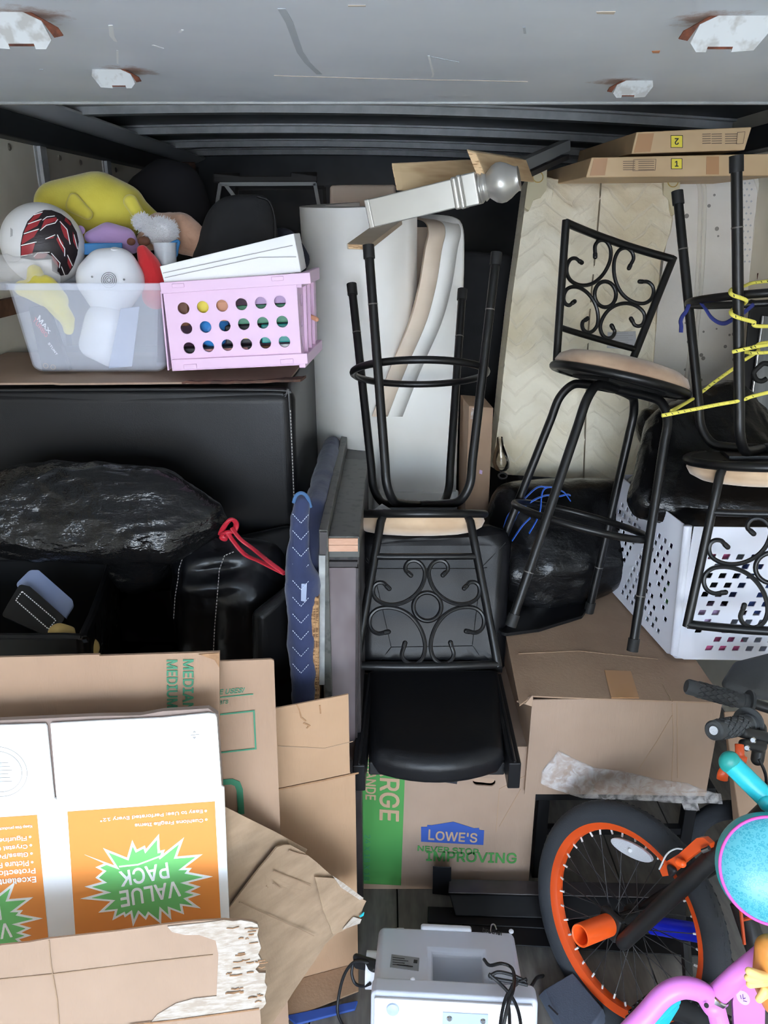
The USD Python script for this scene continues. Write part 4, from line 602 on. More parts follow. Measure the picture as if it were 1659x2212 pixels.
part(s1, 'torn_label', [trimesh.Trimesh(np.array([W(803, 1104, 1.86), W(855, 1106, 1.86), W(825, 1088, 1.9), W(815, 1098, 1.87)]), [[0, 1, 2], [0, 2, 3]], process=False), trimesh.Trimesh(np.array([W(803, 1104, 1.862), W(855, 1106, 1.862), W(825, 1088, 1.902), W(815, 1098, 1.872)]), [[0, 2, 1], [0, 3, 2]], process=False)], 'paper_tag', label='torn white paper label')
s2, G2 = stool('black bar stool with a scrolled back standing tilted on the brown carton', [-.1544, .2586, .2864, .4535, 1.9084, .6745], -.2207, 'suede')
s3, G3 = stool('black bar stool upturned on the bagged laundry basket, yellow rope round its legs', [2.9427, -.4031, .0912, .8823, 1.9471, 1.7721], -.2901, 'suede_pale')
# ------------------------------------------------------------------ black leather dining chair below the first stool
ch = thing('dining_chair', 'black leather parsons dining chair without legs, propped on the shop moving box', 'chair', (.05, 1.7, .46))
bq = Plane(W(780, 1436, 1.93), W(1085, 1436, 1.93), W(785, 1160, 2.02)); c = [(776, 1440), (1084, 1440), (1098, 1180), (1090, 1156), (1060, 1146), (830, 1144), (795, 1156), (782, 1180)]
bk_ = ext(sg.Polygon([bq.uv(*p) for p in c]).buffer(.01, join_style=1), -.07, 0, bq, .02); v = np.array(bk_.vertices); uv = np.c_[(v - bq.O) @ bq.U, (v - bq.O) @ bq.V]; fz = (v - bq.O) @ bq.N > -.004
ed = np.array([sg.Polygon([bq.uv(*p) for p in c]).buffer(.01).exterior.distance(sg.Point(q)) for q in uv]); v = v - np.where(fz, .028 * np.exp(-(ed / .016)) - .008 * np.exp(-((ed - .03) / .015) ** 2), 0)[:, None] * bq.N; bk_.vertices = v
part(ch, 'backrest', bk_, 'leather', 60)
part(ch, 'back_seam', tube(spline([bq.hit(*p) + bq.N * .0015 for p in ((792, 1205), (806, 1228), (1030, 1228), (1052, 1226))], 1), .0012, 5), 'seam_dark'); part(ch, 'back_seam', tube([bq.hit(*p) + bq.N * .0015 for p in ((806, 1228), (845, 1398), (1020, 1395), (1040, 1228))], .0012, 5), 'seam_dark')
for a, b in (((806, 1228), (775, 1195)), ((1040, 1226), (1092, 1172)), ((845, 1398), (815, 1436)), ((1022, 1396), (1050, 1436))): part(ch, 'back_seam', tube([bq.hit(*a) + bq.N * .0015, bq.hit(*b) + bq.N * .001], .0012, 5), 'seam_dark')
sz = .545; sq_ = [WZ(812, 1450, sz), WZ(1062, 1450, sz), WZ(1098, 1636, sz), WZ(800, 1640, sz)]
fr_ = (sq_[2] + sq_[3]) / 2; 
cu = m3.Manifold.hull_points(np.vstack([p + ball(.03, 2) * A3(1, 1, .9) + A3(0, 0, -.03) for p in [sq_[0], sq_[1]]] + [sq_[3] * (1 - w_) + sq_[2] * w_ + A3(.03 * (1 - 2 * w_), .047 - .03 * (1 - (2 * w_ - 1) ** 2), 0) + ball(.03, 2) - A3(0, 0, .03) for w_ in np.linspace(0, 1, 9)] + [sq_[3] * (1 - w_) + sq_[2] * w_ + A3(.03 * (1 - 2 * w_), .034 - .03 * (1 - (2 * w_ - 1) ** 2), 0) + ball(.017, 2) - A3(0, 0, .048) for w_ in np.linspace(0, 1, 9)]))
part(ch, 'seat', cu.refine_to_length(.03), 'leather', 60)
for nm, a, b, w in (('side_rail', WZ(797, 1450, sz), WZ(775, 1645, sz), .022), ('side_rail', WZ(1072, 1450, sz), WZ(1113, 1640, sz), .022)):
    part(ch, nm, rhull([p + A3(x, 0, z_) for p in (a, b) for x in (-w / 2, w / 2) for z_ in (-.012, -.075)], .003), 'leather', 40)
    e = unit(b - a); part(ch, 'rail_piping', tube([a + A3(.014 if 'x' in nm else 0, 0, -.008), b + A3(0, 0, -.008)], .004, 8), 'piping', True)
part(ch, 'seat_frame', rhull([A3(*(p[:2] * 1), z_) for p in (WZ(800, 1450, sz), WZ(1070, 1450, sz), WZ(1090, 1605, sz), WZ(800, 1605, sz)) for z_ in (.462, .49)], .004), 'seam_dark')
part(ch, 'back_roll', tube([bq.hit(x, 1440) + A3(0, -.012, .006) for x in np.linspace(782, 1082, 9)], .016, 12), 'leather', True)
# ------------------------------------------------------------------ headboard boards, blanket
def board(nm, label, tl, tr, bl_, br_, Yf, Yb, zb, mat, th=None, cat='board'):
    a, b = W(*tl, Yf), W(*tr, Yf); c, d = W(*bl_, Yb), W(*br_, Yb); th = th or thing(nm, label, cat, (a[0], a[1], zb))
    return th, [a, b, c, d]
hb = thing('bed_rail', 'thin dark wooden bed board standing on edge against the wide bed rail', 'board', W(698, 1150, 1.56) * A3(1, 1, 0)); a, b, c, d = W(691, 1146, 1.56), W(706, 1146, 1.56), W(740, 937, 2.5), W(750, 937, 2.5)
part(hb, 'board', rhull([a, b, c, d] + [p * A3(1, 1, 0) for p in (a, b, c, d)], .002), 'espresso_dusty'); fpl = Plane(W(690, 1470, 1.555), W(706, 1470, 1.555), W(690, 1150, 1.555))
part(hb, 'end_cap', plate([(691, 1149), (706, 1149), (705, 1198), (690, 1196)], fpl, .004, .002), 'espresso', label='dark painted end'); part(hb, 'worn_end', plate([(689, 1199), (703, 1199), (701, 1478), (690, 1478)], fpl, .004, .003), 'pale_worn', label='pale scuffed end strip')
h2 = thing('bed_rail', 'wide dark bed rail with raw wood end and two bolt holes', 'bed rail', W(740, 1165, 1.58) * A3(1, 1, 0)); a, b, c, d = W(711, 1160, 1.58), W(774, 1160, 1.58), W(752, 968, 2.5), W(796, 968, 2.5)
zt_ = a[2]; part(h2, 'top_board', rhull([a, b, c, d] + [p - A3(0, 0, .045) for p in (a, b, c, d)], .0025), 'espresso_dusty')
f2 = Plane(W(708, 1590, 1.574), W(772, 1590, 1.574), W(708, 1170, 1.574)); zb1 = a[2] - .046
part(h2, 'body', rhull([A3(p[0] + s, p[1] + .012, z_) for p, s in ((a, .001), (b, -.001), (c, .001), (d, -.001)) for z_ in (zb1, .0)], .002), 'espresso')
part(h2, 'raw_end', [plate([(710, 1163), (773, 1163), (773, 1177), (709, 1177)], f2, .004, .001), plate([(709, 1178), (773, 1178), (773, 1191), (709, 1191)], f2, .004, .001)], 'raw_wood', label='unpainted sawn end of two laminations')
sl = part(h2, 'bolt_plate', plate([(710, 1193), (773, 1193), (772, 1212), (709, 1212)], f2, .002, -.006), 'espresso'); 
for x in (728, 757): part(sl, 'bolt_hole', ext(sg.Point(*f2.uv(x, 1207)).buffer(.006), -.006, -.0055, f2), 'seam_dark')
part(h2, 'sill', plate([(709, 1213), (772, 1213), (772, 1224), (708, 1224)], f2, .01, .002), 'espresso'); part(h2, 'end_post', plate([(708, 1226), (772, 1226), (770, 1640), (706, 1640)], f2, .012, .002), 'espresso_worn', label='scuffed end post'); part(h2, 'post_edge', plate([(769, 1226), (774, 1226), (772, 1660), (767, 1660)], f2, .03, .004), 'espresso')
bl_ = thing('moving_blanket', 'navy quilted moving blanket draped along the wooden bed boards', 'blanket', W(660, 1250, 1.65) * A3(1, 1, 0))
part(bl_, 'long_fold', blob([[(*W(662, 1215, 1.60), .028), (*W(680, 1100, 1.75), .028), (*W(648, 1220, 1.60), .022)], [(*W(680, 1100, 1.75), .028), (*W(712, 985, 2.25), .03), (*W(718, 960, 2.42), .025)], [(*W(668, 1235, 1.6), .026), (*W(684, 1100, 1.9), .03), (*W(684, 1180, 1.9), .03)]], .014, 10, .005, 20, False), 'blanket', True)
part(bl_, 'upright_fold', blob([[(*W(652, 1085, 1.60), .017), (*W(642, 1200, 1.57), .025)], [(*W(642, 1200, 1.57), .025), (*W(652, 1260, 1.55), .036)], [(*W(650, 1265, 1.55), .036), (*W(658, 1255, 1.55), .034), (*W(652, 1330, 1.55), .031)], [(*W(652, 1330, 1.55), .031), (*W(656, 1480, 1.54), .028), (*W(652, 1400, 1.55), .031)], [(*W(656, 1480, 1.54), .028), (*W(656, 1640, 1.54), .028)]], .012, 8, .006, 26, False), 'blanket', True)
part(bl_, 'trim', tube(spline([W(634, 1086, 1.585), W(640, 1070, 1.585), W(652, 1065, 1.585), (W(664, 1074, 1.59)), W(671, 1095, 1.60)], 5), .004, 8), 'blanket_trim', True)
th_ = []
for q in ([(640, 1225), (642, 1215), (655, 1216)], [(668, 1180), (690, 1188)], [(664, 1190), (690, 1191)]): pass
for y0 in range(1110, 1460, 36):
    for sx in ((632, 650), (650, 668)):
        p0, p1 = W(sx[0], y0 + 20 * (sx[0] == 650), 1.512 if y0 > 1235 else 1.542), W(sx[1], y0 + 20 - 20 * (sx[0] == 650), 1.512 if y0 > 1235 else 1.542)
        th_ += [tube([p0 * (1 - t) + p1 * t, p0 * (1 - t - .12) + p1 * (t + .12)], .0009, 4) for t in (0, .2, .4, .6, .8)]
part(bl_, 'quilting_thread', th_, 'thread_white', kind='stuff')
part(bl_, 'glint_tape', plate([(651, 1261), (663, 1262), (661, 1300), (650, 1298)], Plane(W(650, 1300, 1.513), W(664, 1300, 1.513), W(650, 1260, 1.513)), .003), 'glint', label='clear tape on the blanket with its glint in the colour')  # pale colour stands in for the glint on the tape
pc = thing('cardboard_sheet', 'narrow corrugated cardboard sheet edge between blanket and bed boards', 'cardboard', W(680, 1400, 1.53) * A3(1, 1, 0)); cp_ = Plane(W(672, 1500, 1.53), W(689, 1500, 1.53), W(674, 1292, 1.53)); part(pc, 'core', plate([(676, 1290), (689, 1292), (688, 1560), (671, 1560), (673, 1320)], cp_, .4), 'corrugation'); part(pc, 'liner', [plate([(676 + k, 1289), (677 + k, 1289), (673.5 + k, 1560), (672 + k, 1560)], cp_, .4, .001) for k in (0, 6, 12)], 'card_edge', kind='stuff')
# ------------------------------------------------------------------ lower load on the left: recliner, bag, black crate
rc = thing('recliner', 'black leather recliner with a puffy stitched armrest, in front of the upended sofa', 'recliner', (-.45, 1.75, 0))
arm = blob([[(*W(435, 1215, 1.80), .075), (*W(560, 1225, 1.80), .07), (-.38, 1.74, .3, .10), (-.28, 1.74, .3, .08)], [(*W(430, 1270, 1.76), .07), (*W(540, 1280, 1.76), .08), (-.45, 1.74, .4, .08), (-.28, 1.74, .4, .08)]], .02, 15)
v = np.array(arm.vertices); n = np.array(arm.vertex_normals); pzx = np.array([829.5 + FPX * p[0] / (p[1] * c_ - (p[2] - EYE) * s_) for p in v]); pzy = np.array([1106 - FPX * (p[1] * s_ + (p[2] - EYE) * c_) / (p[1] * c_ - (p[2] - EYE) * s_) for p in v])
pk_ = np.exp(-((pzx - (468 - .02 * (pzy - 1200))) / 10) ** 2) * .012 + np.exp(-((pzx - (385 - .05 * (pzy - 1200))) / 9) ** 2) * .008
wv = .005 * np.sin(pzy / 9.0 + pzx / 40) * np.exp(-((pzx - 470) / 60) ** 2); arm.vertices = v - n * (pk_ - wv)[:, None]
part(rc, 'armrest', arm, 'leather_soft', True)
def proj_on(mesh, pts, off):
    t = tm(mesh); out = []
    loc, ri, _ = t.ray.intersects_location(np.repeat(A3(0, 0, EYE)[None], len(pts), 0), np.array([ray(*p) for p in pts]), multiple_hits=False)
    o = np.argsort(ri); return loc[o] - np.array([ray(*pts[i]) for i in ri[o]]) * off
def dashes(mesh, line, r=.0012, off=.002, step=7, duty=.62):
    l = sg.LineString(line); P_ = [(l.interpolate(s), l.interpolate(s + step * duty)) for s in np.arange(0, l.length - step, step)]
    a = proj_on(mesh, [(p.x, p.y) for p, _ in P_], off); b = proj_on(mesh, [(p.x, p.y) for _, p in P_], off)
    return [tube([x, y], r, 4) for x, y in zip(a, b) if .001 < np.linalg.norm(x - y) < .03]
for ln_ in ([(398, 1195), (386, 1230), (385, 1248), (378, 1290), (374, 1350), (372, 1420)], [(505, 1192), (485, 1200), (474, 1230), (469, 1290), (464, 1350), (460, 1425)]):
    part(rc, 'stitching', dashes(arm, ln_), 'stitch', kind='stuff', label='pale contrast stitching')
part(rc, 'side_panel', bump_mesh(tm(rhull([W(565, 1330, 1.62), W(626, 1280, 1.66), W(625, 1300, 1.9), W(560, 1340, 1.85), A3(-.31, 1.62, .1), A3(-.215, 1.66, .1), A3(-.31, 1.9, .1), A3(-.215, 1.9, .1)], .02, 2).refine_to_length(.03)), .004, 8), 'leather', True)
part(rc, 'base', rhull([(x, y, z) for x in (-1.1, -.3) for y in (1.68, 1.93) for z in (.05, .55)], .03, 2), 'leather', 40)
part(rc, 'back_cushion', blob([[(*W(520, 1190, 1.9), .04), (*W(620, 1160, 1.92), .03), (*W(600, 1250, 1.86), .05)], [(*W(100, 1260, 1.93), .03), (*W(520, 1230, 1.9), .05)]], .02, 12), 'leather_soft', True)
tb_ = thing('trash_bag', 'crinkled black trash bag with a red drawstring lying on the recliner', 'trash bag', W(250, 1150, 1.75))
bag = blob([[(*W(-60, 1110, 1.72), .08), (*W(110, 1060, 1.76), .075), (*W(80, 1160, 1.70), .06)], [(*W(110, 1062, 1.76), .075), (*W(330, 1075, 1.76), .075), (*W(300, 1160, 1.70), .065), (*W(60, 1150, 1.70), .06)], [(*W(330, 1075, 1.76), .075), (*W(440, 1120, 1.75), .05), (*W(350, 1165, 1.70), .06)], [(*W(440, 1118, 1.75), .045), (*W(484, 1138, 1.74), .012)], [(*W(310, 1150, 1.69), .05), (*W(300, 1220, 1.74), .07)]], .011, 14, .0085, 9, True, 5, (1.0, 1, 2.4))
part(tb_, 'film', bag, 'bag_black', 75)
P_ = [W(x, y, Y) for x, y, Y in ((478, 1152, 1.70), (488, 1132, 1.68), (500, 1122, 1.68), (510, 1130, 1.69), (506, 1146, 1.69), (490, 1150, 1.68))]; part(tb_, 'tie_knot', tube(spline(P_, 6, True), .007, 8, True, (1.3, .7)), 'red_tie', True)
for q in ([(490, 1146, 1.68), (505, 1170, 1.67), (530, 1198, 1.66), (560, 1212, 1.63), (592, 1228, 1.60), (616, 1240, 1.58)], [(500, 1140, 1.68), (520, 1165, 1.67), (548, 1186, 1.66), (580, 1212, 1.60), (614, 1238, 1.575)], [(486, 1150, 1.69), (478, 1160, 1.68), (488, 1164, 1.68), (492, 1150, 1.69)]): part(tb_, 'drawstring', tube(spline([W(*p) for p in q], 6), .0055, 6, False, (1.3, .4)), 'red_tie', True)
# black crate
bc = thing('crate', 'black plastic crate with cut-out holes under the trash bag, holding a wallet case', 'crate', (-.86, 1.6, .62))
zr = .868; f0, f1, b0, b1 = WZ(-130, 1376, zr), WZ(168, 1375, zr), WZ(-60, 1208, zr), WZ(244, 1206, zr); f0[0] = b0[0] = -1.13
def tub(c, zb, tap, th=.005):
    c = np.array(c); m = c.mean(0); lo = m + (c - m) * (1 - tap); lo[:, 2] = zb; ci = m + (c - m) * .975; li = m + (lo - m) * .97; li[:, 2] = zb + th; ci[:, 2] += .03
    return m3.Manifold.hull_points(np.vstack([p + ball(.012, 2) * A3(1, 1, .1) for p in c] + [p + ball(.012, 2) for p in lo + A3(0, 0, .012)])) - m3.Manifold.hull_points(np.vstack([p + ball(.010, 2) for p in ci] + [p + ball(.010, 2) for p in li + A3(0, 0, .01)]))
tubm = tub([f0, f1, b1, b0], .60, .08)
for x in np.linspace(-1.05, -.7, 6): tubm = tubm - man(rod((x, 1.3, .79), (x, 1.55, .79), .011)) - man(rod((x, 1.3, .70), (x, 1.55, .70), .011))
for y in np.linspace(f1[1] + .05, b1[1] - .05, 6):
    for z_ in (.72, .77, .82): tubm = tubm - man(box(-.78, -.55, y - .009, y + .009, z_ - .018, z_ + .018))
part(bc, 'body', tubm, 'black_plastic', 35); part(bc, 'rim', tube(spline([f0, f1 - A3(.03, 0, 0), f1 + A3(.005, .02, 0), b1 - A3(0, .02, 0), b1 - A3(.03, -.004, 0), b0], 4), .008, 6), 'black_plastic', 40)
cz = thing('wallet_case', 'black wallet case with white dashed stitching in the black crate', 'wallet case', W(60, 1310, 1.6)); kp = Plane(W(28, 1320, 1.60), W(118, 1362, 1.565), W(48, 1268, 1.64))
ko = sg.Polygon([kp.uv(*p) for p in ((8, 1328), (20, 1306), (44, 1266), (62, 1270), (136, 1336), (108, 1372))]).buffer(-.004).buffer(.008); part(cz, 'cover', ext(ko, -.02, 0, kp), 'leather', 40)
dl = sg.LineString([(48, 1278), (34, 1297), (105, 1359), (121, 1340), (48, 1278)]); part(cz, 'stitching', [stroke([(dl.interpolate(s).x, dl.interpolate(s).y), (dl.interpolate(s + 3.2).x, dl.interpolate(s + 3.2).y)], kp, .0022, .001, .001) for s in np.arange(0, dl.length - 3, 5.6)], 'print_white', kind='stuff', label='white dashed stitching')
lk = Plane(W(60, 1300, 1.63), W(140, 1330, 1.6), W(72, 1240, 1.69)); part(thing('box_lid', 'frosted grey plastic lid leaning behind the wallet case', 'lid', W(100, 1280, 1.65)), 'shell', ext(sg.Polygon([lk.uv(*p) for p in ((40, 1262), (66, 1236), (80, 1236), (150, 1298), (152, 1308), (138, 1330), (136, 1342))]).buffer(-.006).buffer(.012), -.006, 0, lk), 'lid_clear', 40)
cc_ = WZ(135, 1366, .84); single('plush_toy', 'tan stuffed toy lump in the black crate below the wallet case', 'plush toy', blob([[(*W(128, 1370, 1.52), .024), (*W(150, 1364, 1.53), .012), (*W(140, 1420, 1.52), .03)]], .008, 8), 'gold', True); single('tan_cloth', 'tan cloth showing through the holes in front of the black crate', 'cloth', blob([[(*W(40, 1420, 1.52), .03), (*W(190, 1400, 1.55), .025), (*W(120, 1420, 1.53), .03)]], .012, 8), 'gold', True)
# ------------------------------------------------------------------ cardboards stacked in front, from the back forward
tl = thing('cardboard_box', 'tall open brown box with its flaps standing up, next to the wooden bed rail', 'box', (-.15, 1.5, 0))
zF = .549; B0 = WZ(773, 2079, .002); A0 = WZ(653, 2112, .002); ab = unit(B0 - A0); A0 = A0 - ab * .06; bkv = A3(-ab[1], ab[0], 0) * .24
def wall_(a, b, z0, z1a, z1b, lean=0.0, nn=None):
    n_ = unit(np.cross(b - a, A3(0, 0, 1))); p = Plane(a + A3(0, 0, z0), b + A3(0, 0, z0), a + A3(0, 0, z0 + 1) + n_ * lean); L_ = np.linalg.norm(b - a); return p, [(0, 0), (L_, 0), (L_, z1b - z0), (0, z1a - z0)]
for nm, a, b in (('front_panel', A0, B0), ('side_panel', B0, B0 + bkv), ('far_panel', B0 + bkv, A0 + bkv), ('side_panel', A0 + bkv, A0)):
    p, q = wall_(a, b, 0, zF, zF); part(tl, nm, ext(sg.Polygon(q), -.002, .002, p, .03, .0012, 9, 3), 'card_tall')
ztop = .75
part(tl, 'bottom_flap', rhull([A0 + A3(0, -.004, .001), B0 + A3(0, -.004, .001), WZ(600, 2210, .004), WZ(773, 2141, .004)], .0018), 'card_tall')
for nm, a, b in (('flap', A0, B0 - ab * .012), ('flap', B0 - ab * .012, B0 - ab * .012 + bkv), ('flap', B0 - ab * .012 + bkv, A0 + bkv), ('flap', A0 + bkv, A0)):
    hi = [ztop if np.linalg.norm(k_ - B0) < .02 or np.linalg.norm(k_ - A0) < .02 else ztop - .035 for k_ in (a, b)]; p, q = wall_(a, b, zF + .004, hi[0] - .003, hi[1], -.0); part(tl, nm, ext(sg.Polygon(q), -.002, .002, p, .025, .003, 10, 5), 'card_tall')
fp = Plane(A0, B0, A0 + A3(0, 0, 1)); part(tl, 'fold_gap', stroke([(600, 1704), (690, 1686), (774, 1668)], fp, .004, .003, .001), 'card_edge'); part(tl, 'tear', [stroke(l, fp, .003, .0032, .001) for l in ([(640, 1520), (646, 1532), (650, 1548), (660, 1556)], [(655, 1560), (668, 1566), (662, 1572)], [(690, 1522), (692, 1540)])], 'card_edge', kind='stuff')
part(tl, 'crease', [stroke(l, fp, .0016, .0028, .0008) for l in ([(600, 1610), (700, 1615), (762, 1600)],)], 'stain_brown', kind='stuff')
single('blue_strap', 'blue tape strip on the floor at the foot of the tall box', 'strap', rhull([WZ(622, 2196, .004), WZ(770, 2165, .004), WZ(640, 2212, .004), WZ(765, 2180, .004)], .003), 'store_blue')
f2_ = thing('flattened_box', 'flattened brown box with green print, showing beside the MEDIUM one', 'cardboard', W(540, 1430, 1.29) * A3(1, 1, 0)); k2 = Plane(W(480, 1900, 1.235), W(600, 1895, 1.25), W(490, 1432, 1.285))
part(f2_, 'panel', plate([(330, 1436), (440, 1430), (585, 1424), (592, 1427), (598, 1600), (606, 1800), (618, 2100), (640, 2520), (330, 2560)], k2, .006, edge=.04, disp=.0012, freq=10), 'card_medium')
z4 = lambda x, y: (x / 2.676, 1380 + y / 2.676)
def t4(th, text, pl, bl, br, tr, tl_, mat, bold=True, par_label=None): part(th, 'lettering', text_px(text, pl, [z4(*bl), z4(*br), z4(*tr), z4(*tl_)], bold=bold, off=.0016), mat)
t4(f2_, 'E USES!', k2, (1268, 320), (1404, 308), (1418, 278), (1274, 290), 'print_green'); t4(f2_, 'ars', k2, (1266, 377), (1318, 371), (1322, 349), (1268, 355), 'print_green', False)
part(f2_, 'print', [stroke([z4(*p) for p in l], k2, w, .0022, .0008) for l, w in (([(1268, 336), (1464, 317)], .002), ([(1262, 436), (1468, 414), (1478, 632), (1262, 656)], .003), ([(1262, 828), (1340, 822), (1372, 835), (1386, 870), (1395, 1010)], .012))], 'print_green', kind='stuff')
md = thing('flattened_box', 'flattened brown box lettered MEDIUM, standing behind the white box', 'cardboard', W(240, 1415, 1.24) * A3(1, 1, 0)); k3 = Plane(W(100, 1800, 1.19), W(470, 1800, 1.205), W(110, 1416, 1.235))
part(md, 'panel', plate([(-160, 1426), (0, 1420), (214, 1414), (215, 1417), (400, 1411), (474, 1408), (474, 1545), (478, 1700), (490, 1800), (500, 2070), (520, 2560), (-160, 2600)], k3, .007, edge=.04, disp=.001, freq=10), 'card_medium'); part(md, 'corner_fray', plate([(430, 1412), (474, 1409), (474, 1440), (464, 1424)], k3, .003, .0035, edge=.01, disp=.001, freq=80), 'card_edge')
t4(md, 'MEDIANA', k3, (1058, 117), (1056, 470), (1120, 470), (1120, 116), 'print_green'); t4(md, 'MEDIUM', k3, (963, 120), (966, 396), (1028, 394), (1027, 119), 'print_green')
wb_ = thing('bubble_wrap_box', 'flattened white and orange value pack box, upside down', 'box', W(240, 1560, 1.15) * A3(1, 1, 0)); k4 = Plane(W(50, 1980, 1.085), W(470, 1980, 1.10), W(60, 1566, 1.135))
part(wb_, 'inner_layer', plate([(-160, 1566), (0, 1561), (200, 1552), (300, 1550), (350, 1541), (448, 1535), (468, 1548), (478, 1700), (494, 1990), (520, 2560), (-160, 2600)], k4, .012, -.008), 'inner_grey')
part(wb_, 'front_flap', plate([(-160, 1575), (0, 1567), (60, 1565), (97, 1564), (101, 1570), (117, 1724), (124, 1728), (124, 1900), (124, 2560), (-160, 2580)], k4, .004), 'white_print', label='white printed flap with a circular seal'); part(wb_, 'front_panel', plate([(109, 1563), (200, 1558), (350, 1551), (450, 1541), (464, 1543), (468, 1552), (478, 1698), (484, 1702), (495, 1988), (520, 2560), (124, 2580), (124, 1728), (122, 1722)], k4, .004), 'white_print', label='white panel with an orange print')
part(wb_, 'orange_print', plate([(146, 1753), (464, 1731), (477, 1985), (486, 2200), (170, 2220), (164, 2030)], k4, .0006, .0008), 'orange'); part(wb_, 'orange_print', plate([(-100, 1772), (80, 1760), (104, 2020), (112, 2200), (-100, 2220)], k4, .0006, .0008), 'orange')
star = [(465, 1500), (603, 1462), (490, 1430), (592, 1402), (553, 1378), (596, 1340), (553, 1318), (604, 1296), (490, 1245), (663, 1308), (597, 1207), (735, 1262), (765, 1160), (792, 1216), (838, 1192), (845, 1212), (920, 1125), (925, 1222), (955, 1215), (945, 1240), (1065, 1145), (1025, 1255), (1172, 1243), (1068, 1322), (1110, 1322), (1090, 1346), (1230, 1372), (1085, 1408), (1160, 1430), (1100, 1458), (1160, 1475), (1085, 1500), (1160, 1555), (1055, 1540), (1065, 1590), (985, 1560), (992, 1622), (935, 1570), (932, 1645), (862, 1590), (845, 1622), (805, 1585), (770, 1662), (755, 1585), (722, 1608), (715, 1590), (650, 1625), (665, 1570), (570, 1580), (640, 1515)]
def burst(dx, dy, s=1.0, ident=0):
    g_ = sg.Polygon([k4.uv(*z4(840 + (x - 840) * s + dx, 1400 + (y - 1400) * s + dy)) for x, y in star]).buffer(0); part(wb_, 'starburst', ext(g_, .0007, .0014, k4), 'print_white'); gi = g_.buffer(-.0042, join_style=2, mitre_limit=3); gi = max(getattr(gi, 'geoms', [gi]), key=lambda q: q.area); part(wb_, 'starburst_fill', ext(gi, .0013, .002, k4), 'green_star')
    T = lambda *p: [(840 + (x - 840) * s + dx, 1400 + (y - 1400) * s + dy) for x, y in p]
    for tx, q in (('PACK', T((970, 1285), (688, 1340), (704, 1430), (984, 1378))), ('VALUE', T((1035, 1392), (690, 1452), (702, 1548), (1048, 1482)))): part(wb_, 'lettering', text_px(tx, k4, [z4(*p) for p in q], bold=True, off=.0018), 'print_white')
    part(wb_, 'underline', stroke([z4(*p) for p in T((690, 1312), (800, 1300), (932, 1250))], k4, .003, .0026, .0008), 'print_white')
burst(0, 0); burst(-962, 240, .95)
for tx, a, b, h in (('Easy to Use: Perforated Every 12"', (1172, 978), (580, 1030), 25), ('Cushions Fragile Items', (1175, 1030), (780, 1060), 26)): t4(wb_, tx, k4, a, b, (b[0] + 2, b[1] + h), (a[0] + 2, a[1] + h), 'print_white')
for x, y in ((1190, 992), (1193, 1042)): part(wb_, 'bullet', ext(sg.Point(k4.uv(*z4(x, y))).buffer(.0022), .0008, .0018, k4), 'print_white')
for tx, y, x0, x1, h, b in (('Excellent Choice', 1368, 210, -180, 36, False), ('Protection for', 1320, 206, -120, 32, False), ('Picture Frames', 1276, 168, -130, 32, True), ('Glass/Porcelain', 1226, 164, -150, 30, True), ('Crystal Glasses', 1178, 160, -150, 30, True), ('Figurines', 1130, 156, -30, 32, True), ('Keep this product', 1068, 186, 0, 20, False)):
    t4(wb_, tx, k4, (x0, y), (x1, y + (x0 - x1) * .085), (x1 + 3, y + (x0 - x1) * .085 + h), (x0 + 3, y + h), 'print_white')
    if b: part(wb_, 'bullet', ext(sg.Point(k4.uv(*z4(x0 + 20, y + 12))).buffer(.0022), .0008, .0018, k4), 'print_white')
for r in (.047, .0385): part(wb_, 'seal_ring', ext(sg.Point(k4.uv(-2, 1667)).buffer(r, 32).difference(sg.Point(k4.uv(-2, 1667)).buffer(r - .0007, 32)), .0, .0006, k4), 'print_grey')
part(wb_, 'seal_print', [stroke([(-2, 1648 + 8 * i), (18 + 4 * (i % 3), 1647 + 8 * i)], k4, .0008, .0006, .0006) for i in range(6)], 'print_grey', kind='stuff'); part(wb_, 'lettering', text_px('2', k4, [(3, 1652), (0, 1652), (0, 1642), (3, 1642)]), 'print_grey'); part(wb_, 'panel_mark', [stroke([(412, 1588), (430, 1586)], k4, .001, .0006, .0006), plate([(416, 1582), (424, 1582), (420, 1578)], k4, .0006, .0006), plate([(416, 1592), (424, 1592), (420, 1596)], k4, .0006, .0006)], 'print_grey', kind='stuff')
cw = thing('flattened_box', 'crumpled tan box flap, folded over and scuffed, propped against the tall box', 'cardboard', W(640, 1950, 1.2) * A3(1, 1, 0)); k5 = Plane(W(500, 2150, 1.085), W(700, 2000, 1.24), W(500, 1760, 1.16)); z5 = lambda x, y: (400 + x / 2.724, 1400 + y / 2.724)
part(cw, 'under_panel', plate([z5(*p) for p in ((150, 880), (232, 935), (400, 1020), (560, 1100), (690, 1172), (735, 1195), (715, 1240), (640, 1500), (500, 2300), (150, 2400))], k5, .004, -.010, edge=.02, disp=.003, freq=14), 'card_crumple')
part(cw, 'folded_panel', plate([z5(*p) for p in ((255, 1525), (430, 1290), (530, 1165), (570, 1152), (610, 1152), (690, 1195), (760, 1250), (840, 1320), (920, 1385), (1010, 1445), (1040, 1470), (1020, 1530), (1005, 1590), (930, 1640), (870, 1690), (820, 1740), (640, 2010), (480, 2240), (300, 2500), (240, 2500))], k5, .004, .004, edge=.02, disp=.005, freq=11, seed=4), 'card_crumple')
